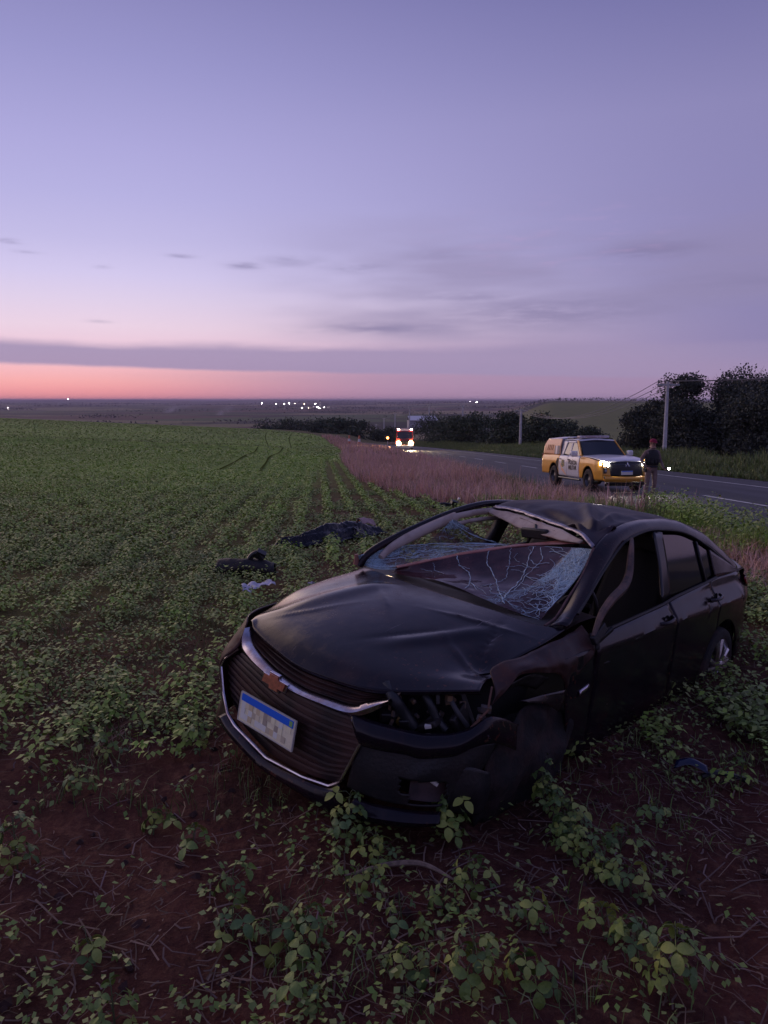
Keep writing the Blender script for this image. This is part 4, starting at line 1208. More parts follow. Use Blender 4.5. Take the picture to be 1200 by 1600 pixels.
hoodz = lambda x: np.interp(x, [-.75, 0, .6, .85], [1.16, 1.12, 1.06, 1.0])
bedz = lambda x: 1.16
for s in (1, -1):
    B().grid(pside(.88, -.72, s, hoodz, lambda x: arch(x, 0, .46, .40, .42))).make('front_fender', ORA, pick, solid=.02)
    fd = B().grid(pside(-.73, -1.72, s, bedz, lambda x: .42, off=.006)).make('front_door', WHT, pick, solid=.02)
    rdd = B().grid(pside(-1.74, -2.50, s, bedz, lambda x: arch(x, -3.0, .50, .40, .42), off=.006)).make('rear_door', WHT, pick, solid=.02)
    B().box((-1.60, s * .91, 1.02), (.16, .03, .03)).make('door_handle', PBK, fd)
    B().box((-2.38, s * .91, 1.02), (.16, .03, .03)).make('door_handle', PBK, rdd)
    B().grid(pside(-2.52, -4.22, s, bedz, lambda x: arch(x, -3.0, .47, .40, .45), 30)).make('bed_side', ORA, pick, solid=.02)
    B().tube([(-.55, s * .93, .36), (-2.4, s * .93, .36)], .035, 8).make('side_step', PBK, pick)
    B().grid(np.array([[(.46 * math.cos(a), s * yy, .40 + .46 * math.sin(a)) for a in np.linspace(-.1, 3.24, 18)] for yy in (.88, .5)])).make('wheel_arch', PBK, pick)
    B().grid(np.array([[(-3.0 + .47 * math.cos(a), s * yy, .40 + .47 * math.sin(a)) for a in np.linspace(-.1, 3.24, 18)] for yy in (.88, .5)])).make('wheel_arch', PBK, pick)
    for cx_ in (0, -3.0):
        w = empty('wheel', (cx_, s * .80, .38))
        w.parent = pick
        B().lathe([(.22, s * .12), (.33, s * .125), (.375, s * .09), (.38, 0), (.375, -s * .1), (.25, -s * .12)], (0, 0, 0), 'y', 28).make('tyre', RUB, w)
        B().lathe([(.23, s * .10), (.19, s * .02), (.06, s * .06), (0, s * .08)], (0, 0, 0), 'y', 20).make('rim', mat('pickup_rim', (.10, .10, .11), .4, .6), w)
    # greenhouse
    pr = loft([[(-.70, s * .80, 1.15), (-1.30, s * .66, 1.70)], [(-.84, s * .81, 1.15), (-1.42, s * .67, 1.69)]], 12, 3)
    B().grid(pr).make('windshield_pillar', ORA, pick, solid=.03)
    fw = [(-.88, s * .812, 1.17), (-1.36, s * .70, 1.60), (-1.66, s * .69, 1.62), (-1.70, s * .80, 1.18)]
    B().poly(fw).make('front_side_window', mat('window_pale', (.10, .10, .13), .06, spec=1), pick, smooth=False)
    rw_ = [(-1.80, s * .80, 1.18), (-1.77, s * .69, 1.62), (-2.14, s * .69, 1.60), (-2.36, s * .78, 1.22)]
    B().poly(rw_).make('rear_side_window', mat('window_pale', (.10, .10, .13), .06, spec=1), pick, smooth=False)
    B().grid(loft([[(-1.42, s * .675, 1.665), (-2.45, s * .675, 1.665)], [(-1.40, s * .70, 1.60), (-2.16, s * .70, 1.60)]], 10, 3)).make('roof_rail', WHT, pick, solid=.03)
    B().grid(loft([[(-1.655, s * .69, 1.64), (-1.79, s * .69, 1.64)], [(-1.695, s * .81, 1.14), (-1.81, s * .81, 1.14)]], 3, 6)).make('centre_pillar', WHT, pick, solid=.02)
    B().grid(loft([[(-2.12, s * .69, 1.66), (-2.50, s * .69, 1.66)], [(-2.34, s * .80, 1.15), (-2.52, s * .80, 1.15)]], 6, 8)).make('rear_pillar', WHT, pick, solid=.02)
    mr = B().box((-.86, s * 1.02, 1.24), (.12, .22, .20), (0, 0, s * .2)).make('side_mirror', WHT, pick, bevel=.04)
    # canopy side with slanted stripes
    cs = loft([[(-2.54, s * .83, 1.165), (-4.20, s * .83, 1.165)], [(-2.56, s * .80, 1.5), (-4.12, s * .80, 1.5)], [(-2.62, s * .70, 1.76), (-3.98, s * .70, 1.74)]], 20, 12)
    can = B().grid(cs).make('canopy_side', STR, pick, solid=.02)
    sf = lambda x, z: s * (.845 - .035 * (z - 1.165) / .335 if z < 1.5 else .81 - .10 * (z - 1.5) / .26)
    for k in range(4):
        x0_ = -3.25 - k * .16
        B().poly([(x0_, sf(0, 1.32) + s * .012, 1.32), (x0_ - .09, sf(0, 1.32) + s * .012, 1.32), (x0_ - .03, sf(0, 1.52) + s * .012, 1.52), (x0_ + .06, sf(0, 1.52) + s * .012, 1.52)]).make('canopy_vent', mat('vent_shadow', (.35, .10, .02), .5), can, smooth=False)
    for x0_, wd, m_ in ((-2.62, .20, GRY), (-2.83, .16, WHT), (-3.0, .07, GRY)):
        B().poly([(x0_, sf(0, 1.18) + s * .010, 1.18), (x0_ - wd, sf(0, 1.18) + s * .010, 1.18), (x0_ - wd, sf(0, 1.49) + s * .014, 1.49), (x0_, sf(0, 1.49) + s * .014, 1.49)]).make('canopy_stripe', m_, can, smooth=False)
    B().poly([(-2.52, s * .917, .62), (-2.80, s * .917, .86), (-2.62, s * .917, 1.05), (-2.53, s * .917, 1.05)]).make('black_wedge', PBK, pick, smooth=False)
    B().poly([(-1.74, s * .922, .44), (-2.20, s * .922, .62), (-2.45, s * .918, .95), (-2.30, s * .922, .60)][:3]).make('door_stripe', STR, rdd, smooth=False)
    for k, tx in enumerate(('POL\u00cdCIA', 'MILITAR')):
        cu = bpy.data.curves.new('door_lettering', 'FONT')
        cu.body = tx
        cu.size = .205
        cu.space_character = .92
        cu.offset = .006
        cu.align_x = 'CENTER'
        cu.materials.append(PBK)
        tmp = bpy.data.objects.new('lettering_curve', cu)
        COL.objects.link(tmp)
        bpy.context.view_layer.update()
        lm_ = bpy.data.meshes.new_from_object(tmp.evaluated_get(bpy.context.evaluated_depsgraph_get()))
        bpy.data.objects.remove(tmp)
        to = bpy.data.objects.new('door_lettering', lm_)
        COL.objects.link(to)
        to.parent = fd
        to.location = (-1.24, s * .926, .86 - .18 * k)
        to.rotation_euler = (R(90), 0, R(180) if s > 0 else 0)
    B().poly([(-1.95, s * .924, .78), (-2.12, s * .924, .72), (-2.25, s * .922, .80), (-2.20, s * .922, 1.0), (-2.0, s * .922, 1.0)]).make('door_crest', mat('crest', (.45, .40, .12), .5, var2=(.1, .1, .12), var=1, vscale=22), rdd, smooth=False)
B().grid(loft([[(-.72, -.80, 1.165), (-.76, 0, 1.20), (-.72, .80, 1.165)], [(0, -.80, 1.13), (0, 0, 1.17), (0, .80, 1.13)], [(.55, -.74, 1.07), (.62, 0, 1.11), (.55, .74, 1.07)], [(.80, -.62, 1.0), (.90, 0, 1.04), (.80, .62, 1.0)]], 24, 18)).make('bonnet', WHT, pick, solid=.02)
B().grid(loft([[(-.72, -.74, 1.18), (-.84, 0, 1.19), (-.72, .74, 1.18)], [(-1.30, -.62, 1.66), (-1.40, 0, 1.69), (-1.30, .62, 1.66)]], 12, 8)).make('windscreen', GLS, pick)
B().grid(loft([[(-1.28, -.64, 1.665), (-1.36, 0, 1.71), (-1.28, .64, 1.665)], [(-1.5, -.68, 1.70), (-1.5, 0, 1.75), (-1.5, .68, 1.70)], [(-2.5, -.68, 1.70), (-2.5, 0, 1.74), (-2.5, .68, 1.70)]], 14, 8)).make('roof', WHT, pick, solid=.02)
B().grid(loft([[(-2.60, -.72, 1.74), (-2.6, 0, 1.81), (-2.60, .72, 1.74)], [(-4.0, -.72, 1.73), (-4.0, 0, 1.79), (-4.0, .72, 1.73)]], 10, 5)).make('canopy_roof', WHT, pick, solid=.03)
B().grid(loft([[(-2.58, -.72, 1.74), (-2.58, .72, 1.74)], [(-2.54, -.82, 1.17), (-2.54, .82, 1.17)]], 4, 4)).make('canopy_front', GRY, pick, solid=.02)
B().grid(loft([[(-4.0, -.70, 1.73), (-4.0, .70, 1.73)], [(-4.22, -.83, 1.16), (-4.22, .83, 1.16)], [(-4.26, -.85, .55), (-4.26, .85, .55)]], 6, 8, True)).make('tailgate', ORA, pick, solid=.02)
B().box((-1.2, 0, .75), (3.6, 1.5, .6)).make('chassis', PBK, pick)
B().box((-3.4, 0, .8), (1.6, 1.55, .5)).make('load_bed', PBK, pick)
# face: dark grille, shields, bumper
B().grid(loft([[(.86, -.60, 1.0), (.93, 0, 1.03), (.86, .60, 1.0)], [(.90, -.56, .80), (.97, 0, .80), (.90, .56, .80)], [(.90, -.62, .55), (.97, 0, .53), (.90, .62, .55)]], 20, 8)).make('grille', PBK, pick, solid=.02)
for z in (.93, .87, .81, .75):
    B().tube(cr([(.89, -.52, z), (.965, 0, z), (.89, .52, z)], 12), .010, 5).make('grille_bar', mat('dark_chrome', (.12, .13, .18), .25, .8), pick)
tri = B()
for k in range(3):
    a = math.pi / 2 + k * 2 * math.pi / 3
    u, v = math.cos(a), math.sin(a)
    pu, pv = -v, u
    L_ = .10
    tri.poly([(.99, 0, .92), (.985, (u * .5 + pu * .29) * L_, .92 + (v * .5 + pv * .29) * L_), (.985, u * L_, .92 + v * L_), (.985, (u * .5 - pu * .29) * L_, .92 + (v * .5 - pv * .29) * L_)], (.01, 0, 0))
tri.make('three_diamond_emblem', mat('emblem_silver', (.6, .62, .75), .25, .8), pick, smooth=False)
B().grid(loft([[(.96, -.74, .56), (1.03, 0, .54), (.96, .74, .56)], [(1.0, -.76, .48), (1.06, 0, .47), (1.0, .76, .48)], [(.90, -.74, .38), (.98, 0, .36), (.90, .74, .38)]], 20, 8)).make('front_bumper', ORA, pick, solid=.02)
B().grid(loft([[(.90, -.70, .36), (.97, 0, .35), (.90, .70, .36)], [(.80, -.68, .24), (.86, 0, .24), (.80, .68, .24)]], 12, 4)).make('skid_plate', PBK, pick, solid=.02)
for s in (1, -1):
    B().grid(loft([[(.72, s * .83, 1.02), (.88, s * .60, .99)], [(.76, s * .83, .92), (.92, s * .60, .88)]], 8, 5)).make('headlight', HEAD, pick, solid=.02)
    B().grid(loft([[(.80, s * .80, .90), (.93, s * .60, .86)], [(.86, s * .80, .58), (.98, s * .56, .56)]], 8, 8)).make('bumper_corner', ORA, pick, solid=.02)
    B().box((.90, s * .72, .74), (.06, .11, .18), (0, 0, -s * .3)).make('fog_lamp_housing', PBK, pick, bevel=.01)
    B().lathe([(.045, .0), (.03, .01), (0, .012)], (.935, s * .72, .74), 'x', 14).make('fog_lamp', mat('lamp_glass', (.4, .4, .42), .1), pick)
    B().box((-4.27, s * .78, 1.0), (.08, .14, .34)).make('tail_lamp', RED, pick, bevel=.01)
pp = B().box((1.0, -.02, .665), (.012, .40, .13)).make('licence_plate', mat('pickup_plate', (.75, .73, .66), .5), pick)  # plain off-white plate
B().box((1.008, -.02, .715), (.004, .39, .025)).make('plate_band', PB, pp)
lb = B().box((-1.62, 0, 1.81), (.30, 1.10, .09)).make('light_bar', mat('lightbar_clear', (.42, .30, .30), .2, var2=(.7, .7, .75), var=1, vscale=3), pick, bevel=.03)
B().box((-1.62, 0, 1.765), (.24, 1.0, .03)).make('light_bar_mount', PBK, lb)
for s in (1, -1):
    B().tube([(-1.9, s * .60, 1.76), (-2.4, s * .60, 1.77)], .02, 6).make('roof_rack_bar', PBK, pick)
B().tube([(-2.0, -.3, 1.74), (-2.05, -.3, 2.0)], .006, 4).make('aerial', PBK, pick)


# ------------------------------------------------------------ police officer
def skin(name, V, E, rad, m, parent=None, sub=2, root=0):
    me = bpy.data.meshes.new(name)
    me.from_pydata([tuple(v) for v in V], E, [])
    o = bpy.data.objects.new(name, me)
    COL.objects.link(o)
    if parent:
        o.parent = parent
    md = o.modifiers.new('skin', 'SKIN')
    md.use_smooth_shade = True
    sv = me.skin_vertices[0].data
    for i, r_ in enumerate(rad):
        sv[i].radius = r_ if isinstance(r_, tuple) else (r_, r_)
        sv[i].use_root = (i == root)
    sb = o.modifiers.new('sub', 'SUBSURF')
    sb.levels = sb.render_levels = sub
    me.materials.append(m)
    return o


SKN = mat('skin_tone', (.38, .20, .15), .55)
KHA = mat('khaki_cloth', (.24, .16, .14), .85, bump=.3, bscale=50, var=.25, vscale=9)
VST = mat('vest_black', (.016, .015, .018), .7, bump=.4, bscale=40)
per = empty('person', (7.74, 21.25, float(ribbon(0, 0, .02, 2, 21, 22)[0, 0, 2]) - .02), (0, 0, R(-168)))
tag(per, 'person in red cap, black vest and khaki trousers standing by the orange and white pickup', 'person')
# space: +y is where the person faces, x to the person's right; heights in metres
bodyV = [(0, 0, .96), (0, 0, 1.10), (0, -.01, 1.26), (0, -.01, 1.40), (0, 0, 1.50), (0, .02, 1.57), (0, .03, 1.64), (0, .025, 1.72),
         (.10, 0, .90), (.13, .02, .50), (.15, -.01, .09), (.15, .07, .05), (.155, .16, .035),
         (-.10, 0, .90), (-.09, .06, .50), (-.06, .0, .09), (-.06, .08, .05), (-.06, .17, .035),
         (.19, -.01, 1.41), (.31, -.05, 1.20), (.27, .12, 1.02), (.25, .15, .98),
         (-.19, -.01, 1.41), (-.29, -.02, 1.16), (-.27, .16, .98), (-.265, .23, .95)]
bodyE = [(0, 1), (1, 2), (2, 3), (3, 4), (4, 5), (5, 6), (6, 7), (0, 8), (8, 9), (9, 10), (10, 11), (11, 12), (0, 13), (13, 14), (14, 15), (15, 16), (16, 17), (3, 18), (18, 19), (19, 20), (20, 21), (3, 22), (22, 23), (23, 24), (24, 25)]
bodyR = [(.16, .12), (.145, .11), (.165, .12), (.16, .11), .06, .058, (.075, .09), (.062, .075), .095, .066, .045, .04, .03, .095, .066, .045, .04, .03, .062, .048, .036, .03, .062, .048, .036, .03]
skin('body', bodyV, bodyE, bodyR, KHA, per)
skin('head', [(0, .015, 1.56), (0, .025, 1.62), (0, .03, 1.69), (0, .02, 1.75)], [(0, 1), (1, 2), (2, 3)], [.05, (.068, .078), (.078, .095), (.06, .075)], SKN, per, root=1)
f_ = B()
f_.tube([(0, .118, 1.665), (0, .142, 1.635)], [.008, .014], 6)
f_.make('nose', SKN, per)
for s in (1, -1):
    B().lathe([(.0, .0), (.011, .0), (.008, .006), (0, .008)], (s * .032, .108, 1.668), 'y', 8).make('eye', mat('eye_dark', (.02, .015, .012), .3), per)
    B().box((s * .082, .01, 1.66), (.015, .03, .06)).make('ear', SKN, per, bevel=.006)
B().box((0, .116, 1.602), (.045, .008, .010)).make('mouth', mat('lips', (.22, .08, .07), .5), per, bevel=.003)
CAP = mat('cap_red', (.27, .015, .05), .8)
cp_ = B().lathe([(.098, 0), (.102, .03), (.088, .075), (.05, .10), (0, .108)], (0, .02, 1.695), 'z', 20).make('cap', CAP, per)
B().grid(loft([[(-.075, .09, 1.705), (0, .115, 1.71), (.075, .09, 1.705)], [(-.055, .16, 1.69), (0, .19, 1.685), (.055, .16, 1.69)]], 10, 5)).make('cap_peak', CAP, cp_, solid=.008)
vs_ = B()
for z0_, z1_, rx, ry in ((1.04, 1.44, .205, .145),):
    pr_ = [(rx * .95, ry * .95, z0_), (rx, ry, z0_ + .12), (rx * 1.02, ry * 1.04, z0_ + .28), (rx * .80, ry * .85, z1_), (rx * .45, ry * .6, z1_ + .04)]
    G = np.array([[(a * math.cos(t_), b2 * math.sin(t_) - .005, z) for t_ in np.linspace(0, 2 * math.pi, 25)] for a, b2, z in pr_])
    vs_.grid(G)
vest = vs_.make('vest', VST, per, solid=.01)
for x_ in (-.12, -.03, .07):
    B().box((x_, .155, 1.17), (.07, .035, .11)).make('vest_pouch', VST, vest, bevel=.01)
B().tube([(.17 * math.cos(t_), .13 * math.sin(t_), 1.0) for t_ in np.linspace(0, 2 * math.pi, 20)], .026, 6, False).make('belt', VST, per)
B().box((.20, .0, .93), (.05, .10, .18)).make('holster', VST, per, bevel=.01)
for s, x_, y_ in ((1, .15, 0.0), (-1, -.06, 0.0)):
    bt_ = skin('boot', [(x_, y_ - .01, .30), (x_, y_ - .01, .12), (x_, y_ + .01, .055), (x_, y_ + .10, .05), (x_, y_ + .19, .035)], [(0, 1), (1, 2), (2, 3), (3, 4)], [.065, .055, .058, .05, .04], VST, per, root=1)


def hand(p, d, up, nm='hand'):
    """palm with four bent fingers and a thumb, curled round a held thing; p wrist, d forward, up palm normal"""
    p, d, up = Vector(p), Vector(d).normalized(), Vector(up).normalized()
    sd = d.cross(up).normalized()
    V = [p, p + d * .04, p + d * .085]
    E_ = [(0, 1), (1, 2)]
    Rr = [(.026, .022), (.036, .018), (.038, .016)]
    for k, L_ in enumerate((.068, .078, .073, .056)):
        b0 = p + d * .088 + sd * (.030 - .020 * k)
        V += [b0, b0 + d * L_ * .45 + up * .006, b0 + d * L_ * .65 + up * .034, b0 + d * L_ * .45 + up * .052]
        n0 = len(V) - 4
        E_ += [(2, n0), (n0, n0 + 1), (n0 + 1, n0 + 2), (n0 + 2, n0 + 3)]
        Rr += [.0095, .009, .0085, .0075]
    V += [p + d * .035 + sd * .04, p + d * .065 + sd * .055 + up * .02, p + d * .085 + sd * .048 + up * .042]
    n0 = len(V) - 3
    E_ += [(1, n0), (n0, n0 + 1), (n0 + 1, n0 + 2)]
    Rr += [.013, .011, .009]
    return skin(nm, V, E_, Rr, SKN, per, 1)


hand((.25, .15, .985), (-.35, .6, -.5), (-.8, -.2, .2))
hand((-.265, .225, .955), (0, .8, -.25), (.2, .2, .9))
# torch in the hand
tor = empty('torch')
pm = Matrix.Translation(per.location) @ per.rotation_euler.to_matrix().to_4x4()
tp_ = pm @ Vector((-.265, .32, .97))
tor.location = tp_
tor.rotation_euler = (0, 0, R(-168))
tag(tor, 'small lit torch held in the hand of the person in the red cap', 'torch')
B().tube([(0, -.08, 0), (0, .09, 0)], .017, 10).make('torch_body', VST, tor)
B().lathe([(.018, 0), (.032, .04), (.034, .055)], (0, .085, 0), 'y', 14).make('torch_head', VST, tor)
B().lathe([(.033, 0), (.026, .02), (0, .03)], (0, .138, 0), 'y', 14).make('torch_lens', mat('torch_lit', (1, 1, 1), .2, emit=(1, .96, .9), es=60), tor)

# ------------------------------------------------------------ fire truck coming up the road
FRD = mat('truck_red', (.32, .03, .02), .35, coat=.4)
HL2 = mat('truck_headlight_lit', (1, 1, 1), .2, emit=(1, .74, .40), es=900)
RL2 = mat('roof_light_lit', (1, .6, .5), .2, emit=(1, .55, .42), es=60)
ft = empty('fire_truck', (2.95, 105, -5.25), (0, 0, R(-92)))
tag(ft, 'red truck with glaring headlights coming up the highway', 'truck')
cb = B().grid(loft([[(0, -1.15, 2.75), (0, 1.15, 2.75)], [(.25, -1.2, 1.5), (.25, 1.2, 1.5)], [(.35, -1.2, .55), (.35, 1.2, .55)]], 8, 10)).grid(loft([[(0, 1.15, 2.75), (-1.9, 1.15, 2.8)], [(.25, 1.2, 1.5), (-1.9, 1.2, 1.5)], [(.35, 1.2, .55), (-1.9, 1.2, .55)]], 6, 6)).grid(loft([[(0, -1.15, 2.75), (-1.9, -1.15, 2.8)], [(.25, -1.2, 1.5), (-1.9, -1.2, 1.5)], [(.35, -1.2, .55), (-1.9, -1.2, .55)]], 6, 6)).grid(loft([[(0, -1.15, 2.75), (0, 1.15, 2.75)], [(-1.9, -1.15, 2.8), (-1.9, 1.15, 2.8)]], 4, 4)).make('cab', FRD, ft)
B().poly([(.03, -1.0, 2.6), (.03, 1.0, 2.6), (.24, 1.08, 1.6), (.24, -1.08, 1.6)], (.015, 0, 0)).make('windscreen', GLS, ft, smooth=False)
B().box((.36, 0, 1.05), (.06, 1.6, .5)).make('grille', PBK, ft)
B().box((.42, 0, .55), (.25, 2.45, .35)).make('bumper', mat('bumper_white', (.5, .5, .5), .5), ft, bevel=.03)
B().box((-5, 0, 1.7), (5.8, 2.4, 2.1)).make('body', FRD, ft, bevel=.05)
B().box((-3.5, 0, .7), (6.5, 1.0, .3)).make('chassis', PBK, ft)
for s in (1, -1):
    B().lathe([(.27, 0), (.2, .05), (0, .08)], (.40, s * .86, .98), 'x', 14).make('headlight', HL2, ft)
    B().box((-.02, s * .92, 2.92), (.25, .26, .14)).make('roof_light', RL2, ft, bevel=.02)
    B().box((.15, s * 1.38, 2.0), (.1, .12, .5)).make('side_mirror', PBK, ft)
    for x_ in (-.6, -6.0, -7.2):
        B().lathe([(.25, s * .14), (.48, s * .15), (.5, 0), (.48, -s * .15)], (x_, s * 1.02, .5), 'y', 18).make('wheel', RUB, ft)
B().box((-.05, 0, 2.92), (.22, 1.6, .12)).make('light_bar', mat('bar_pale', (.5, .42, .44), .3), ft, bevel=.02)
for s in (1, -1):
    ld = bpy.data.lights.new('headlight_beam', 'SPOT')
    ld.energy = 3000
    ld.color = (1, .74, .45)
    ld.spot_size = R(60)
    ld.spot_blend = .9
    ld.shadow_soft_size = .12
    lo_ = bpy.data.objects.new('headlight_beam', ld)
    COL.objects.link(lo_)
    lo_.parent = ft
    lo_.location = (.55, s * .86, .98)
    lo_.rotation_euler = Vector((1, 0, -.10)).to_track_quat('-Z', 'Y').to_euler()
    ld = bpy.data.lights.new('headlight_beam', 'SPOT')
    ld.energy = 60
    ld.color = (1, .9, .75)
    ld.spot_size = R(70)
    ld.spot_blend = .8
    ld.shadow_soft_size = .08
    lo_ = bpy.data.objects.new('headlight_beam', ld)
    COL.objects.link(lo_)
    lo_.parent = pick
    lo_.location = (1.1, s * .70, .95)
    lo_.rotation_euler = Vector((1, 0, -.35)).to_track_quat('-Z', 'Y').to_euler()
for (x, y, lb_, hh) in ((.6, 112, 'round amber warning lamp on a white post beside the red truck', 1.15),):
    wl = empty('warning_lamp', (x - .05, y, gz1(x, y)))
    tag(wl, lb_, 'lamp')
    B().tube([(0, 0, 0), (0, 0, hh + .3)], .05, 8).make('post', WHT, wl)
    B().lathe([(.42, 0), (.42, -.1), (.0, -.12)], (0, -.06, hh + .75), 'y', 18).make('lamp_disc', PBK, wl)
    B().lathe([(.17, 0), (.12, -.05), (0, -.06)], (0, -.20, hh + .75), 'y', 12).make('lamp_lens', mat('amber_lit', (1, .4, .1), .3, emit=(1, .22, .04), es=30), wl)
for (x, y, lb_) in ((-4.4, 131, 'orange and white marker post left of the amber lamp, nearer the truck'), (-6.6, 140, 'orange and white marker post farther left of the amber lamp')):
    mp_ = empty('marker_post', (x, y, gz1(x, y)))
    tag(mp_, lb_, 'marker post', 'marker posts by the bend')
    B().tube([(0, 0, 0), (0, 0, 2.0)], [.26, .16], 8).make('post', mat('post_orange', (.7, .22, .12), .6), mp_)
    B().tube([(0, 0, .9), (0, 0, 1.4)], [.225, .20], 8).make('white_band', WHT, mp_)

# ------------------------------------------------------------ things lying in the field
# black plastic sheet thrown over a long heap
TP = mat('black_sheet', (.006, .007, .014), .22, spec=.25, bump=.15, bscale=14)
na_, nb_ = 150, 60
U, Vv = np.meshgrid(np.linspace(-1, 1, na_), np.linspace(-1, 1, nb_), indexing='ij')
wy = .30 * (1 - .45 * np.clip(-U, 0, 1) ** 1.5) * (1 + .25 * (vn(U, 0 * U, 4) - .5))
bx = U * 1.12
by = Vv * wy + .06 * np.sin(U * 3)
hgt = .24 * np.exp(-((Vv + .05) / .55) ** 2) * (.38 + .62 * sst(U, -.9, .1)) * (1 - .75 * sst(U, .62, 1))
hgt = hgt + .045 * np.abs(np.sin(6.5 * Vv + 2.2 * U + 4 * vn(U, Vv, 2))) * (1 - .2 * np.abs(Vv)) * (np.abs(U) < .98)
hgt = hgt + .06 * (vn(U * 1.2, Vv, 4) - .5) + .012 * (vn(U * 3, Vv * 2, 7) - .5)
hgt = np.maximum(hgt, .012 + .03 * vn(U, Vv, 12))
edge = np.maximum(sst(np.abs(Vv), .9, 1), sst(np.abs(U), .96, 1))
hgt = hgt * (1 - edge) + .02 * edge
ang = math.atan2(13.9 - 11.45, .05 + 1.8)
cx_, cy_ = -.92, 12.45
wx = cx_ + bx * math.cos(ang) * 1.18 - by * math.sin(ang)
wyy = cy_ + bx * math.sin(ang) * 1.18 + by * math.cos(ang)
G = np.stack([wx, wyy, ground(wx, wyy) + hgt + .02], -1)
sheet = B().grid(G).make('plastic_sheet', TP, solid=.004)
tag(sheet, 'crumpled black plastic sheet spread over a long low heap in the crop', 'plastic sheet')
cl = B()
Gc = loft([[(-.50, 12.86, .0), (-.40, 12.99, .04), (-.27, 13.06, .02)], [(-.46, 12.80, .10), (-.34, 12.90, .12), (-.20, 12.96, .08)], [(-.36, 12.74, .02), (-.26, 12.82, .03), (-.14, 12.90, -.03)]], 16, 10)  # pale pinkish piece, treated as part of the sheet
Gc[..., 2] += ground(Gc[..., 0], Gc[..., 1]) + .27
Gc[..., 2] += .02 * (vn(Gc[..., 0], Gc[..., 1], 14) - .5)
ck = B().grid(Gc).make('pale_sheet_part', mat('pale_pinkish', (.50, .34, .32), .8, var=.3, vscale=12), solid=.006)
tag(ck, 'small pale pinkish part on top of the black plastic sheet', 'cloth')
# dark car part standing in the crop nearer the wreck
Gb = loft([[(-.36, 0, 0), (-.12, .03, 0), (.15, .03, 0), (.36, -.02, 0)], [(-.38, -.05, .10), (-.12, -.03, .12), (.15, -.02, .12), (.37, -.06, .10)], [(-.37, .05, .20), (-.12, .06, .21), (.15, .06, .20), (.35, .03, .17)], [(-.34, .18, .18), (-.12, .2, .18), (.15, .2, .17), (.34, .15, .14)], [(-.34, .2, .0), (-.1, .24, 0), (.15, .24, 0), (.34, .2, 0)]], 30, 16)
Gb[..., 2] += .02 * (vn(Gb[..., 0], Gb[..., 1] + Gb[..., 2], 12) - .5)
prt = empty('torn_car_part', (-1.72, 8.95, gz1(-1.72, 8.95) + .0), (0, 0, R(-4)))
tag(prt, 'torn black car part lying in the crop left of the bonnet, before the plastic sheet', 'car part')
B().grid(Gb).make('shell', mat('part_black', (.010, .009, .010), .6, bump=.4, bscale=25, var2=(.05, .03, .025), var=.6, vscale=8), prt, solid=.015)
b_ = B()
b_.tube(cr([(.0, .1, .18), (.06, .1, .27), (.14, .1, .30), (.20, .1, .22)], 12), .035, 8)
b_.box((.16, .12, .27), (.12, .10, .10), (.3, .5, .2))
b_.make('bent_bracket', PBK, prt, bevel=.01)
# crumpled white paper
q = random.Random(12)


def sheetlet(name, x, y, w, d, rot, m, lb_, cat, amp=.05, lift=.05, seed=0):
    U, Vv = np.meshgrid(np.linspace(-.5, .5, 26), np.linspace(-.5, .5, 14), indexing='ij')
    pinch = 1 - .65 * np.exp(-((U - .08) / .12) ** 2)
    lx_, ly_ = U * w, Vv * d * pinch
    X2 = x + lx_ * math.cos(rot) - ly_ * math.sin(rot)
    Y2 = y + lx_ * math.sin(rot) + ly_ * math.cos(rot)
    Z2 = ground(X2, Y2) + lift + amp * (vn(U + seed, Vv, 5) - .3) + amp * .5 * np.abs(np.sin(U * 11 + seed))
    o = B().grid(np.stack([X2, Y2, Z2], -1)).make(name, m, solid=.002)
    tag(o, lb_, cat)
    return o


sheetlet('paper', -1.42, 8.05, .36, .26, .35, mat('paper_white', (.62, .60, .68), .7), 'crumpled white paper lying in the crop beside the car bonnet', 'paper', .06, .08)
sheetlet('paper_scrap', -.84, 8.25, .07, .06, 1.0, mat('paper_white', (.62, .60, .68), .7), 'tiny white scrap in the leaves just above the edge of the bonnet', 'scrap', .03, .08, 3)
db1 = empty('debris', (1.60, 18.7, gz1(1.6, 18.7)), (0, 0, .2))
tag(db1, 'dark twisted debris lying in the crop beyond the roof of the wreck', 'debris')
b_ = B()
b_.tube(cr([(-.36, 0, .04), (-.1, .05, .12), (.15, 0, .10), (.32, .05, .16)], 14), .035, 7)
b_.tube(cr([(-.3, .1, .02), (0, .1, .05), (.3, .0, .04)], 10), .03, 7)
b_.box((.22, 0, .14), (.2, .12, .10), (.4, .3, .2))
b_.box((-.1, 0, .05), (.3, .10, .05), (.1, .2, .2))
b_.make('twisted_bracket', PBK, db1, bevel=.008)
B().box((.33, -.02, .24), (.05, .04, .05), (.4, .4, 0)).make('pale_clip', WHT, db1)
db2 = empty('debris', (1.62, 3.65, gz1(1.62, 3.65) + .03), (0, 0, -.5))
tag(db2, 'shiny dark blue plastic fragment lying in the weeds beside the wreck', 'debris')
B().grid(loft([[(-.08, 0, .02), (0, .02, .05), (.09, 0, .03)], [(-.07, .05, .05), (0, .06, .07), (.08, .05, .05)], [(-.06, .1, .01), (0, .10, .03), (.07, .1, .01)]], 10, 8)).make('fragment', mat('blue_fragment', (.01, .015, .05), .15), db2, solid=.004)
db3 = empty('debris', (1.78, 3.62, gz1(1.78, 3.62) + .03), (0, 0, -.2))
tag(db3, 'thin black strip of trim lying right of the blue plastic fragment', 'debris')
B().tube(cr([(-.1, 0, 0), (0, .02, .02), (.12, 0, .0)], 8), .014, 6).make('trim_strip', PBK, db3)
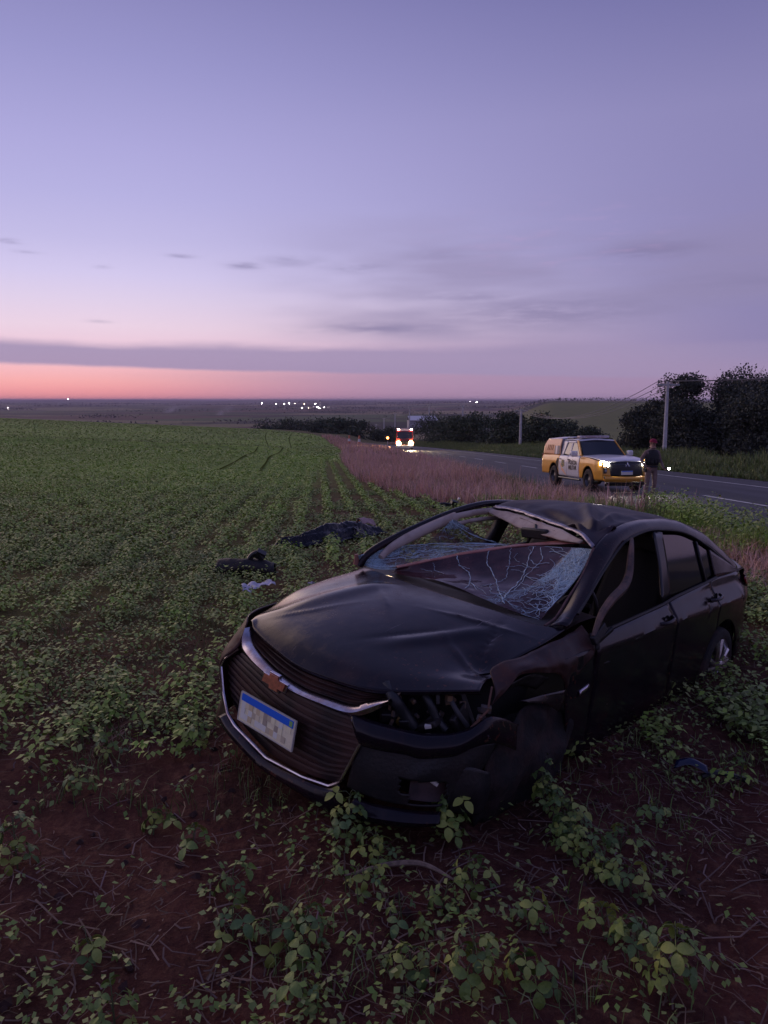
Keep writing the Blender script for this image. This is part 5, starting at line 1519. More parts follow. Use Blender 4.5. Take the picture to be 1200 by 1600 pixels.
# ------------------------------------------------------------ vegetation
def leafmat(name, col, tint=1, rough=.55):
    m = mat(name, col, rough, tint=tint, spec=.3)
    return m


SOY = leafmat('crop_leaf', (.29, .39, .06))
SOYN = leafmat('near_crop_leaf', (.075, .125, .038))
GRS = leafmat('verge_green', (.15, .19, .05))
GRB = leafmat('verge_bright', (.30, .42, .055))
PNK = leafmat('verge_dry_pink', (.66, .39, .30), 1.1, .8)
STW = leafmat('straw', (.20, .125, .09), .6, .9)
WED = leafmat('weed_leaf', (.19, .26, .05))
TREEM = leafmat('tree_leaf', (.060, .068, .050), 1, .7)
TREEM2 = leafmat('bush_leaf', (.065, .085, .050), 1, .7)
BARK = mat('bark', (.06, .05, .045), .9)
cx_sheet, cy_sheet = -.92, 12.45


def in_view(x, y, m=1.12):
    return np.abs(x) < (y + .9) * (600 / 1150) * (m + .22) + 1.6


# footprint of the wreck, used to keep plants out from under it
_cR = car.rotation_euler.to_matrix().inverted()


def carfree(x, y, mar=.02):
    dx, dy = x - car.location.x, y - car.location.y
    c, s_ = math.cos(-car.rotation_euler.z), math.sin(-car.rotation_euler.z)
    u, v = dx * c - dy * s_, dx * s_ + dy * c
    front = .80 - .35 * np.abs(v / .9) ** 3
    free = ~((u < front + mar) & (u > -3.7) & (np.abs(v) < .86 + mar))
    # the plastic sheet and the torn part press the plants flat too
    a, b = math.cos(ang), math.sin(ang)
    su, sv = (x - cx_sheet) * a + (y - cy_sheet) * b, -(x - cx_sheet) * b + (y - cy_sheet) * a
    free &= ~((np.abs(su) < 1.3) & (np.abs(sv) < .30))
    free &= ~((np.abs(x + 1.72) < .40) & (y > 8.82) & (y < 9.3))
    free &= ~((np.abs(x + 1.42) < .2) & (np.abs(y - 8.05) < .14))
    return free


def onroad(x, y, m=.0):
    d = x - road_x(y)
    return (d > -4.0 + m) & (d < 6.5)


def scatter_leaf(P, n_leaf, ls, hgt, spread, seed, trifo=True, tall=1.0):
    """soybean-like plants as loose leaf faces. P (k,3), returns V,F,var; per leaf a kinked quad pair"""
    g = np.random.default_rng(seed)
    k = len(P)
    N = k * n_leaf
    base = np.repeat(P, n_leaf, 0)
    sc = np.repeat(g.uniform(.7, 1.25, k), n_leaf)
    h = g.beta(2.4, 1.3, N) * hgt * sc
    az = g.uniform(0, 2 * np.pi, N)
    rad = g.uniform(.15, 1, N) ** .7 * spread * sc * np.clip(h / (hgt * sc) + .25, .3, 1)
    c = base + np.stack([rad * np.cos(az), rad * np.sin(az), h], 1)
    L = ls * g.uniform(.7, 1.25, N)
    dz = g.uniform(-.75, .35, N)
    a2 = az + g.normal(0, .7, N)
    d = np.stack([np.cos(a2), np.sin(a2), dz], 1)
    d /= np.linalg.norm(d, axis=1)[:, None]
    w = np.stack([-np.sin(a2), np.cos(a2), g.normal(0, .35, N)], 1)
    w /= np.linalg.norm(w, axis=1)[:, None]
    up = np.cross(d, w)
    W_ = (L * .36)[:, None]
    Lx = L[:, None]
    p0 = c
    p1 = c + d * Lx * .45 + w * W_ + up * 0
    p2 = c + d * Lx * 1.0 - np.array([0, 0, .18]) * Lx
    p3 = c + d * Lx * .45 - w * W_
    V = np.stack([p0, p1, p2, p3], 1).reshape(-1, 3)
    i = np.arange(N)[:, None] * 4
    F = i + np.array([[0, 1, 2, 3]])
    v1 = np.repeat(g.random(k), n_leaf)
    big = .6 * vn(base[:, 0], base[:, 1], .06) + .4 * vn(base[:, 0], base[:, 1], .5)
    va = np.stack([np.clip(v1 * .4 + g.random(N) * .4 + .3 * (big - .3), 0, 1), np.clip(g.random(N) * .55 + (big - .5) * .9 + .22, 0, 1.3), np.zeros(N)], 1)
    return V, F, np.repeat(va, 4, 0)


def cat_mesh(name, parts, m, label, kind='stuff', parent=None):
    Vs, Fs, As = [], [], []
    o = 0
    for V, F, a in parts:
        Vs.append(V)
        Fs.append(F + o)
        As.append(a)
        o += len(V)
    ob = np_mesh(name, np.vstack(Vs), np.vstack(Fs), m, parent, np.vstack(As))
    tag(ob, label, None, None, kind)
    return ob


def rows_points(y0, y1, du, step, seed, gap=.2, jit=.06):
    g = np.random.default_rng(seed)
    pts = []
    us = np.arange(-round(14 + .68 * y1), 6, du) + .01
    for u in us:
        yy = np.arange(y0, y1, step) + g.uniform(-step * .4, step * .4, len(np.arange(y0, y1, step)))
        xx = u - .0875 * yy + g.normal(0, jit, len(yy))
        pts.append(np.stack([xx, yy], 1))
    p = np.vstack(pts)
    x, y = p.T
    k = in_view(x, y) & (x < verge_x(y) - .05) & carfree(x, y)
    k &= g.random(len(x)) > gap
    return p[k]


def z_at(p, off=0):
    return np.c_[p, ground(p[:, 0], p[:, 1]) + off]


def density(x, y):
    """more plants to the left and farther away, thin bare patches in front of the wreck"""
    d = .34 + .95 * sst(-x - .10 * y, -.3, 1.2) * sst(y, 2.6, 4.2) + .7 * sst(y, 4.2, 8.5)
    d = d * (.35 + 1.0 * sst(vn(x, y, .75), .28, .6))
    bare = np.exp(-(((x + 1.0) / .9) ** 2 + ((y - 3.6) / .8) ** 2)) + np.exp(-(((x + .9) / .5) ** 2 + ((y - 12.0) / .8) ** 2)) * .5
    return d - bare * .5


TRK = [np.array([(-44, 285), (-27.6, 172), (-18, 115), (-11.6, 67.7), (-10.4, 55.5), (-8.7, 43.2), (-7.4, 32.8)]), np.array([(-34, 285), (-22, 172), (-14.5, 115), (-9.6, 70), (-8.6, 56), (-6.9, 43), (-5.6, 33)])]


def offtrack(x, y):
    k = np.ones(len(x), bool)
    for t_ in TRK:
        a = t_[::-1]
        xc = np.interp(y, a[:, 1], a[:, 0])
        k &= ~((np.abs(x - xc) < .32 + y * .002) & (y > 32) & (y < 287))
    return k


parts = []
p = rows_points(2.2, 10, .56, .075, 1, 0, .10)
k = rng.random(len(p)) < density(p[:, 0], p[:, 1]) * 1.0
p = p[k & (np.hypot(p[:, 0], p[:, 1]) > 3.9)]
parts.append(scatter_leaf(z_at(p), 30, .042, .19, .11, 2))
near_wreck = lambda p: p[:, 0] > -.06 * p[:, 1] - 1.0 + 1.2 * (vn(p[:, 0], p[:, 1], .3) - .5)
p = rows_points(10, 50, .56, .12, 13, .06, .03)
p = p[near_wreck(p)]
p = p[rng.random(len(p)) < .45 + .5 * vn(p[:, 0], p[:, 1], .5)]
parts.append(scatter_leaf(z_at(p), 18, .065, .19, .085, 14))
p = rows_points(10, 22, .56, .12, 3, .05, .09)
p = p[~near_wreck(p)]
p = p[rng.random(len(p)) < .45 + .55 * sst(-p[:, 0] + 1.5 * (vn(p[:, 0], p[:, 1], .4) - .5), .0, 2.5)]
parts.append(scatter_leaf(z_at(p), 26, .055, .19, .15, 4))
p = rows_points(22, 50, .56, .20, 5, .02, .10)
p = p[~near_wreck(p)]
p = p[offtrack(p[:, 0], p[:, 1])]
parts.append(scatter_leaf(z_at(p), 10, .085, .18, .20, 6))
p = rows_points(50, 130, .56, .50, 7, .02, .2)
p = p[offtrack(p[:, 0], p[:, 1])]
parts.append(scatter_leaf(z_at(p), 5, .17, .16, .32, 8))
p = rows_points(130, 300, 1.3, 1.1, 9, .02, .8)
p = p[offtrack(p[:, 0], p[:, 1])]
parts.append(scatter_leaf(z_at(p), 3, .40, .18, .7, 10))
crop = cat_mesh('soybean_crop', parts, SOY, 'green young soybean crop covering the sloping field')


# weeds and low ground cover between rows
def rnd_pts(n, x0, x1, y0, y1, seed, f):
    g = np.random.default_rng(seed)
    x = g.uniform(x0, x1, n)
    y = g.uniform(y0, y1, n)
    k = in_view(x, y) & carfree(x, y, .0)
    x, y = x[k], y[k]
    k = f(x, y, g)
    return np.c_[x[k], y[k]]


parts = []
p = rnd_pts(60000, -7, 3.9, 1.4, 11, 20, lambda x, y, g: (x < verge_x(y)) & (g.random(len(x)) < np.clip(density(x, y) * .8 * sst(vn(x, y, 1.7), .35, .7), .06, 1) * .6))
parts.append(scatter_leaf(z_at(p), 7, .028, .10, .06, 21))
p = rnd_pts(14000, -9, 4.5, 9, 24, 22, lambda x, y, g: (x < verge_x(y)) & (vn(x, y, .8) > .38))
parts.append(scatter_leaf(z_at(p), 6, .05, .10, .09, 23))
# leafy cover between the wreck and the verge
p = rnd_pts(9000, 1.8, 8, 3.0, 12, 24, lambda x, y, g: (vn(x, y, 1.0) > .40) & (x > 2.2 + .0 * y) & ~((x > 4.6) & (y < 9.5)))
parts.append(scatter_leaf(z_at(p), 12, .05, .16, .09, 25))
weeds = cat_mesh('weeds', parts, WED, 'low weeds growing between the crop rows')


def blades(P, n, hgt, w, lean, seed, hvar=.5):
    """grass: each blade two bent quads"""
    g = np.random.default_rng(seed)
    N = len(P) * n
    b = np.repeat(P, n, 0) + np.c_[g.normal(0, .05, (N, 2)), np.zeros(N)]
    H = (np.repeat(hgt, n) if isinstance(hgt, np.ndarray) else hgt) * (1 - hvar + g.random(N) * hvar * 1.6)
    az = g.uniform(0, 2 * np.pi, N)
    ln = np.abs(g.normal(0, lean, N)) * H
    dr = np.stack([np.cos(az), np.sin(az), 0 * az], 1)
    a2 = az + np.pi / 2 + g.normal(0, .5, N)
    sd = np.stack([np.cos(a2), np.sin(a2), 0 * a2], 1) * (w * g.uniform(.6, 1.4, N))[:, None]
    up = np.array([0, 0, 1.0])
    p0, p1 = b - sd, b + sd
    m_ = b + dr * (ln * .35)[:, None] + up * (H * .6)[:, None]
    p2, p3 = m_ - sd * .8, m_ + sd * .8
    t_ = b + dr * ln[:, None] + up * (H * (1 - .25 * np.clip(ln / H, 0, 1)))[:, None]
    p4, p5 = t_ - sd * .15, t_ + sd * .15
    V = np.stack([p0, p1, p3, p2, p5, p4], 1).reshape(-1, 3)
    i = np.arange(N)[:, None] * 6
    F = np.concatenate([i + np.array([[0, 1, 2, 3]]), i + np.array([[3, 2, 4, 5]])], 0)
    va = np.stack([g.random(N), g.random(N), 0 * az], 1)
    return V, F, np.repeat(va, 6, 0)


# dry pinkish grass of the verge
parts = []


def vpts(n, x0, x1, y0, y1, seed, f):
    g = np.random.default_rng(seed)
    x = g.uniform(x0, x1, n)
    y = g.uniform(y0, y1, n)
    k = in_view(x, y, 1.15) & (x > verge_x(y) - .4 * vn(x, y, .7)) & ~onroad(x, y) & carfree(x, y, .1)
    x, y = x[k], y[k]
    k = f(x, y, g)
    return np.c_[x[k], y[k]]


def dryness(x, y):
    """1 where the tall grass has dried pink, 0 where it is still green"""
    d = (x - verge_x(y)) / np.maximum(road_x(y) - 3.9 - verge_x(y), .5)
    return (1 - sst(d + .5 * (vn(x, y, .35) - .5), .66, 1.0)) * sst(y, 12.5, 15.5)


p = vpts(16000, -12, 9, 14, 60, 30, lambda x, y, g: g.random(len(x)) < dryness(x, y) * (1.35 - y / 75))
hh = .34 + .70 * vn(p[:, 0], p[:, 1], .8) * vn(p[:, 0] + 9, p[:, 1], .3) + .12 * vn(p[:, 0], p[:, 1], 3)
parts.append(blades(z_at(p), 9, hh, .006, .55, 31))
p = vpts(9000, -40, 4, 60, 190, 32, lambda x, y, g: g.random(len(x)) < .8)
parts.append(blades(z_at(p), 8, .7, .03, .5, 33))
p = vpts(1600, 3.6, 7.5, 6.2, 11.5, 34, lambda x, y, g: (g.random(len(x)) < .8) & (vn(x, y, 1.5) > .25))
parts.append(blades(z_at(p), 14, .22, .0035, .9, 35))
dry = cat_mesh('dry_grass', parts, PNK, 'tall dry pinkish grass on the verge between field and road')
parts = []
p = vpts(12000, -8, 9, 12, 60, 40, lambda x, y, g: g.random(len(x)) < np.clip((1 - dryness(x, y)) * .95 + .12, 0, 1) * (1.3 - y / 70))
parts.append(blades(z_at(p), 9, .30 + .22 * vn(p[:, 0], p[:, 1], .5), .007, .5, 41))
p = vpts(2500, -8, 9, 60, 150, 42, lambda x, y, g: (g.random(len(x)) < .5) & (x > road_x(y) - 6.5))
parts.append(blades(z_at(p), 8, .4, .03, .5, 43))
# roadside strip beyond the road
g_ = np.random.default_rng(44)
y = g_.uniform(22, 190, 26000)
x = road_x(y) + 6.6 + g_.random(26000) ** 1.3 * (2.5 + y * .10)
k = in_view(x, y)
p = np.c_[x[k], y[k]]
parts.append(blades(z_at(p), 6, .36 + .9 * vn(p[:, 0], p[:, 1], .22) * sst(p[:, 0] - road_x(p[:, 1]) - 6.6, .3, 4), .02 + 0 * .01, .5, 45))
grn = cat_mesh('verge_grass', parts, GRS, 'green grass along both edges of the highway')
parts = []
p = vpts(6000, 2.5, 9.5, 8.5, 20, 50, lambda x, y, g: (g.random(len(x)) < .95) & ((x - verge_x(y)) > .15) & ((y > 9.6) | (x > 5.2)))
parts.append(blades(z_at(p), 9, .14 + (.14 + .50 * sst(p[:, 0], 4.8, 5.8) * (p[:, 1] < 15)) * vn(p[:, 0], p[:, 1], 1.1), .006, .6, 51))
parts.append(scatter_leaf(z_at(p[::2]), 10, .055, .20, .14, 52))
p = p[(p[:, 0] > 5.0) & (p[:, 1] < 14.5) & (p[:, 1] > 10)]
parts.append(scatter_leaf(z_at(p), 16, .055, .62, .15, 53))
brt = cat_mesh('verge_grass', parts, GRB, 'bright leafy green grass on the low bank behind the wreck')
# grass blades and straw in the foreground
parts = []
p = rnd_pts(3800, -3.2, 2.8, 1.2, 7, 60, lambda x, y, g: (g.random(len(x)) < .6) & (vn(x, y, 2.2) > .48))
parts.append(blades(z_at(p), 5, .09, .0022, .7, 61))
gr2 = cat_mesh('grass', parts, GRS, 'short thin grass blades coming up through the soil')


def straw(n, x0, x1, y0, y1, seed, Lm=.09):
    g = np.random.default_rng(seed)
    x, y = g.uniform(x0, x1, n), g.uniform(y0, y1, n)
    k = in_view(x, y) & carfree(x, y) & (g.random(n) < sst(vn(x, y, 1.3), .2, .6) + .15)
    x, y = x[k], y[k]
    N = len(x)
    a = g.uniform(0, np.pi, N)
    L = g.gamma(2.2, Lm / 2.2, N)
    w = g.uniform(.0012, .0035, N)
    dx, dy = np.cos(a) * L / 2, np.sin(a) * L / 2
    sx_, sy_ = -np.sin(a) * w, np.cos(a) * w
    lift = g.uniform(.002, .02, N)
    bow = g.normal(0, .12, N) * L

    def P_(u, s_):
        X_ = x + dx * u + sx_ * s_ - np.sin(a) * bow * (1 - u * u)
        Y_ = y + dy * u + sy_ * s_ + np.cos(a) * bow * (1 - u * u)
        return np.stack([X_, Y_, ground(X_, Y_) + lift + .004 + .01 * (u * np.sign(bow) + 1) * (lift > .012)], 1)
    V = np.stack([P_(-1, -1), P_(-1, 1), P_(0, 1), P_(0, -1), P_(1, 1), P_(1, -1)], 1).reshape(-1, 3)
    i = np.arange(N)[:, None] * 6
    F = np.concatenate([i + np.array([[0, 1, 2, 3]]), i + np.array([[3, 2, 4, 5]])], 0)
    va = np.stack([g.random(N), g.random(N) ** 2, 0 * x], 1)
    return V, F, np.repeat(va, 6, 0)


st_ = cat_mesh('straw_litter', [straw(9000, -3.6, 3.6, 1.2, 5, 70, .06), straw(1500, -3.4, 3.4, 1.2, 5.5, 71, .14), straw(5000, -6, 5, 5, 12, 72, .09)], STW, 'dry straw and stalk litter scattered over the red soil')
# one big dry stalk in front of the bumper
sk = B().tube([tuple(v) for v in cr([(-.16, 2.74, gz1(-.16, 2.74) + .02), (.02, 2.80, gz1(.02, 2.8) + .035), (.16, 2.80, gz1(.16, 2.8) + .04), (.30, 2.71, gz1(.3, 2.71) + .02)], 20)], [.003 + .009 * math.sin(i / 19 * 3.14) for i in range(20)], 6).make('dry_stalk', mat('stalk', (.30, .21, .15), .8, var=.4, vscale=30))
tag(sk, 'long dry split stalk lying on the soil in front of the bumper', 'stalk')
# clods
cb_ = B()
q = random.Random(4)
for i in range(520):
    x, y = q.uniform(-2.6, 2.4), q.uniform(1.3, 5.5)
    if not bool(carfree(np.array([x]), np.array([y]))[0]):
        continue
    r_ = q.uniform(.006, .026) * (1 if q.random() < .9 else 1.7)
    z = gz1(x, y) + r_ * .2
    vs = []
    for a, b2 in ((0, -1), (0, .0), (1.26, .1), (2.5, -.1), (3.77, .1), (5.0, 0), (0, 1)):
        if b2 in (-1, 1):
            vs.append((x, y, z + b2 * r_ * .7))
        else:
            vs.append((x + math.cos(a) * r_ * q.uniform(.6, 1.2), y + math.sin(a) * r_ * q.uniform(.6, 1.2), z + b2 * r_ * 2))
    cb_.add(vs, [(0, 2, 1), (0, 3, 2), (0, 4, 3), (0, 5, 4), (0, 1, 5), (6, 1, 2), (6, 2, 3), (6, 3, 4), (6, 4, 5), (6, 5, 1)])
co_ = cb_.make('soil_clods', mat('clod', tuple(hx('4A302A')[:3]), .95, var=.4, vscale=30))
tag(co_, 'crumbly red soil clods in the foreground', kind='stuff')


# ------------------------------------------------------------ near soybean plants, each a thing with stem and leaves
def leaflet(g, L, dirv, start):
    """oval folded leaflet: 5 cross sections -> quads"""
    d = Vector(dirv).normalized()
    s_ = d.cross(Vector((0, 0, 1)))
    if s_.length < .1:
        s_ = Vector((1, 0, 0))
    s_.normalize()
    u = s_.cross(d).normalized()
    vs = []
    droop = g.uniform(.10, .45)
    fold = g.uniform(.05, .30)
    for t_, w in ((0, .03), (.12, .20), (.35, .34), (.62, .34), (.86, .20), (1, .03)):
        c = start + d * (L * t_) - Vector((0, 0, 1)) * (L * droop * t_ * t_) + u * (L * .06 * math.sin(t_ * 3.1))
        for e in (-1, 0, 1):
            vs.append(c + s_ * (L * w * e) + u * (L * w * abs(e) * fold))
    fs = []
    for i in range(5):
        for j in range(2):
            a = i * 3 + j
            fs.append((a, a + 1, a + 4, a + 3))
    return vs, fs


LEAFM = []
for vi in range(6):
    g = random.Random(100 + vi)
    b = B()
    L = .048 * g.uniform(.75, 1.2)
    stalk = .028
    tip = Vector((stalk, 0, .004))
    b.tube([(0, 0, 0), (stalk * .5, 0, .006), tip], .0013, 4, False)
    for a in (0, R(g.uniform(75, 110)), -R(g.uniform(75, 110))):
        vs, fs = leaflet(g, L * (1 if a == 0 else .92), (math.cos(a + g.uniform(-.15, .15)), math.sin(a), g.uniform(-.15, .25)), tip + (Vector((.012, 0, 0)) if a == 0 else Vector((0, 0, 0))))
        b.add(vs, fs)
    me_o = b.make('leaf', mat('near_leaf_%d' % (vi % 3), [(.18, .26, .045), (.26, .32, .055), (.12, .20, .05)][vi % 3], .5, var2=[(.12, .18, .035), (.31, .34, .07), (.09, .15, .04)][vi % 3], var=.7, vscale=60, bump=.3, bscale=120))
    md = me_o.data
    bpy.data.objects.remove(me_o)
    LEAFM.append(md)
STEMM = mat('stem_green', (.10, .12, .05), .7)


def plant(x, y, h, n, seed, detail=True, scale=1.0):
    g = random.Random(seed)
    z = gz1(x, y) + float(ground(np.array([x]), np.array([y]))[0] - ground(np.array([x]), np.array([y]), False)[0])
    lean = Vector((g.uniform(-.15, .15), g.uniform(-.15, .15), 1))
    root = empty('soybean_plant', (x, y, z - .005))
    st = B()
    st.tube([(0, 0, 0), tuple(lean * h * .5), tuple(lean * h)], [.0035, .003, .0015], 5)
    lv = []
    for i in range(n):
        t_ = .18 + .82 * (i / max(n - 1, 1))
        a = i * 2.4 + g.uniform(-.4, .4)
        p0 = lean * (h * t_)
        r_ = (.03 + .05 * g.random()) * (1.15 - .6 * t_) * scale
        p1 = p0 + Vector((math.cos(a) * r_, math.sin(a) * r_, r_ * g.uniform(.25, .9)))
        st.tube([tuple(p0), tuple((p0 + p1) / 2 + Vector((0, 0, .01))), tuple(p1)], .0014, 4, False)
        lv.append((p1, a, g.uniform(.7, 1.2) * (1.0 - .3 * (i == n - 1)) * scale, g.uniform(.2, 1.25)))
    st.make('stem', STEMM, root)
    for p1, a, s_, pit in lv:
        o = bpy.data.objects.new('leaf', g.choice(LEAFM))
        COL.objects.link(o)
        o.parent = root
        o.location = p1
        o.rotation_euler = (g.uniform(-.4, .4), pit, a + g.uniform(-.4, .4))
        o.scale = (s_, s_, s_)
    return root


NEAR = [  # x, y, height, leaves, label
    (-.17, 2.98, .25, 16, 'leafy soybean plant touching the bumper lip left of its highlight'), (.29, 3.05, .22, 18, 'dense dark green soybean plant covering the right end of the bumper lip'),
    (-.08, 2.66, .12, 8, 'low soybean plant just left of the long dry stalk'), (-.02, 2.88, .16, 10, 'soybean plant directly under the bumper lip, before the leafy one'),
    (.29, 2.12, .22, 18, 'bushy soybean plant at the bottom edge right of the middle, with yellowish leaves'), (.47, 2.13, .15, 9, 'soybean plant between the two bushiest ones at the bottom edge'),
    (.08, 2.20, .12, 9, 'low dark soybean plant left of the yellowish bushy one at the bottom'), (-.26, 2.30, .17, 15, 'spreading soybean plant before the dry stalk, lower middle'),
    (-.40, 2.33, .14, 8, 'soybean plant joined to the left of the spreading one'), (-.26, 2.05, .12, 8, 'small soybean seedling at the bottom edge, middle'),
    (.92, 2.12, .24, 20, 'largest soybean plant at the bottom right corner'), (.87, 2.26, .20, 14, 'soybean plant just behind the largest one at the bottom right'), (.80, 2.40, .15, 9, 'soybean plant third in the row leading up from the bottom right'),
    (-.98, 2.24, .13, 6, 'soybean seedling low at the left, above the one with round pale leaves'), (-.82, 1.98, .14, 7, 'soybean seedling with round pale leaves at the bottom left'), (-1.50, 2.76, .22, 16, 'tall soybean plant cut by the left edge of the photo'),
    (-1.04, 3.06, .13, 8, 'yellowish soybean seedling alone on the bare soil, left'), (-.82, 2.89, .12, 7, 'small soybean seedling right of the yellowish one'),
    (-.60, 2.60, .14, 8, 'upper of two slim soybean plants left of the middle'), (-.54, 2.38, .14, 7, 'lower of two slim soybean plants left of the middle'),
    (.22, 2.56, .13, 5, 'soybean seedling with pale drooping leaves right of the dry stalk'), (.07, 2.48, .10, 5, 'small soybean seedling under the dry stalk'), (.36, 2.70, .15, 10, 'soybean plant right of the end of the dry stalk'),
    (.53, 2.46, .15, 9, 'soybean plant midway between the dry stalk and the bottom right row'), (.98, 2.66, .16, 9, 'soybean plant fourth from the bottom in the right row'), (1.04, 2.98, .14, 8, 'soybean plant alone on the soil below the blue fragment')]
for i, (x, y, h, n, lb_) in enumerate(NEAR):
    o = plant(x, y, h, int(n * 1.2), 500 + i, scale=.84)
    tag(o, lb_, 'plant', 'soybean plants in the foreground')
# the rest of the nearest plants, alike
g = random.Random(21)
cnt = 0
cand = []
pp_ = rows_points(1.9, 5.2, .56, .115, 77, .0, .05)
for x, y in pp_:
    if math.hypot(x, y) > 4.15 or min((x - a[0]) ** 2 + (y - a[1]) ** 2 for a in NEAR) < .02:
        continue
    if x > -.9 - .0 * y and y < 5 and not (x > 1.15 and y > 3.0):
        continue
    if g.random() < float(density(np.array([x]), np.array([y]))[0]) * (.55 if y > 3.1 else .12):
        cand.append((x, y))
# the row running down to the lower right past the front wheel
for t_ in np.linspace(0, 1, 13):
    cand.append((.74 + .12 * t_ + g.uniform(-.05, .05), 3.70 - .95 * t_ + g.uniform(-.04, .04)))
g.shuffle(cand)
for x, y in cand[:150]:
    o = plant(x, y, g.uniform(.10, .21), g.randint(9, 15), int(x * 1000) * 7 + int(y * 1000), scale=g.uniform(.6, .85))
    tag(o, 'green soybean plant standing in a crop row in the foreground', 'plant', 'soybean plants in the crop rows')


# ------------------------------------------------------------ trees
def tree(name, x, y, H, Wd, label, group=None, seed=0, lm=None, leaf=.30, nl=3600, base=.16, bare=False, zb=None, cat='tree', lobes=16):
    g = random.Random(seed)
    r_ = np.random.default_rng(seed)
    z0 = gz1(x, y) - .3 if zb is None else zb
    root = empty(name, (x, y, z0))
    tag(root, label, cat, group)
    tb, lb_ = B(), B()
    th = H * (.55 if not bare else .35)
    tb.tube(cr([(0, 0, 0), (g.uniform(-.2, .2), 0, th * .5), (g.uniform(-.4, .4), 0, th)], 8), [H * .028 * (1 - .07 * i) for i in range(8)], 8)
    tb.make('trunk', BARK, root)
    tips = []

    def branch(p, d, L, r0, depth):
        P = [p]
        dd = d.copy()
        for i in range(4):
            dd = (dd + Vector((g.uniform(-.3, .3), g.uniform(-.3, .3), g.uniform(-.05, .25)))).normalized()
            P.append(P[-1] + dd * L / 4)
        lb_.tube([tuple(v) for v in P], [r0 * (1 - .17 * i) for i in range(5)], 5, False)
        if depth > 0:
            for i in range(3 if not bare else 5):
                k = g.choice([2, 3, 4])
                nd = (dd + Vector((g.uniform(-1, 1), g.uniform(-1, 1), g.uniform(-.2, .7)))).normalized()
                branch(P[k], nd, L * g.uniform(.5, .75), r0 * .5, depth - 1)
        else:
            tips.append(P[-1])
    for i in range(6):
        a = i * 1.1 + g.random()
        branch(Vector((0, 0, th * g.uniform(.45, 1))), Vector((math.cos(a), math.sin(a), g.uniform(.3, 1.3))).normalized(), H * .32, H * .012, 3 if bare else 1)
    lb_.make('limbs', BARK, root)
    if bare:
        return root
    # crown: leaf faces in clumps through the crown volume
    Vs = []
    cl_ = []
    for i in range(lobes):
        a = g.uniform(0, 6.283)
        hh = max(g.uniform(base, 1), .01) ** .9
        prof = max(math.sin(min(max((hh - base) / (1 - base), .03), 1) ** .7 * math.pi * .93), .05) ** .6
        rad = Wd / 2 * prof * g.uniform(.35, .92)
        cl_.append((rad * math.cos(a), rad * math.sin(a), hh * H * .93, Wd * g.uniform(.13, .24)))
    cl_.append((0, 0, H * .6, Wd * .3))
    cl_ = np.array(cl_)
    ix = r_.integers(0, len(cl_), nl)
    dv = r_.normal(0, 1, (nl, 3))
    dv /= np.linalg.norm(dv, axis=1)[:, None]
    rad = cl_[ix, 3] * r_.uniform(.25, 1, nl) ** .5 * (1 + .25 * r_.normal(0, .6, nl))
    c = cl_[ix, :3] + dv * rad[:, None] * np.array([1, 1, .8])
    a = r_.normal(0, 1, (nl, 3))
    a /= np.linalg.norm(a, axis=1)[:, None]
    b = np.cross(a, r_.normal(0, 1, (nl, 3)))
    b /= np.linalg.norm(b, axis=1)[:, None]
    s_ = (leaf * r_.uniform(.5, 1.3, nl))[:, None]
    V = np.stack([c - a * s_, c - b * s_ * .6, c + a * s_, c + b * s_ * .6], 1).reshape(-1, 3)
    F = np.arange(nl)[:, None] * 4 + np.arange(4)[None]
    va = np.stack([r_.random(nl), r_.random(nl), 0 * rad], 1)
    np_mesh('crown', V, F, lm or TREEM, root, np.repeat(va, 4, 0))
    return root


# tall dark stand right of the pole
TG = 'dark trees standing beyond the highway'
for i, (x, y, H, Wd, lb_) in enumerate([
        (29.3, 82, 6.4, 6.5, 'dark tree at the left edge of the stand beyond the road'), (33.0, 80, 8.6, 8.0, 'tall dark tree just behind the concrete pole'),
        (37.0, 78, 9.0, 8.5, 'tallest dark round tree right of the concrete pole'), (41.3, 82, 8.6, 8.5, 'dark tree standing under the bare branches at the right'),
        (43.0, 74, 8.6, 8.5, 'dark tree cut by the right edge of the photo'), (30.6, 76, 5.4, 7.5, 'low dark tree in front of the left end of the stand'),
        (37.0, 71, 6.2, 9.0, 'low dark tree in front of the middle of the stand'), (47.5, 82, 9.6, 9.5, 'dark tree at the far right end of the stand')]):
    tree('tree', x, y, H, Wd, lb_, TG, 60 + i, leaf=.15, nl=15000, base=-.05, lobes=34)
tree('bare_tree', 46.5, 90, 11.8, 9, 'bare leafless tree rising above the dark trees at the right', None, 91, bare=True)
tree('bare_tree', 42.5, 92, 11.0, 7, 'smaller bare tree behind the tallest dark tree', None, 92, bare=True)
# hedge-like trees and bushes beyond the road, towards the bend
BG = 'bushes beyond the highway'
bl = ['first', 'second', 'third', 'fourth', 'fifth', 'sixth', 'seventh', 'eighth', 'ninth', 'tenth']
bs = [(27.5, 118, 5.6, 8), (24.5, 112, 6.4, 8), (21.5, 116, 5.0, 7), (19.6, 118, 7.0, 7), (17.6, 128, 7.2, 8), (16.0, 138, 7.6, 8), (14.6, 150, 8.0, 9), (30.0, 108, 4.0, 7), (14.0, 165, 9.0, 9), (13.0, 190, 9.5, 10)]
for i, (x, y, H, Wd) in enumerate(bs):
    tree('bush', x, y, H * .80, Wd * 1.15, 'dark bush, the %s from the right in the line between pickup and red truck' % bl[[7, 0, 1, 2, 3, 4, 5, 6, 8, 9].index(i)], BG, 200 + i, TREEM2, .20, 6000, -.05, cat='bush', lobes=20)
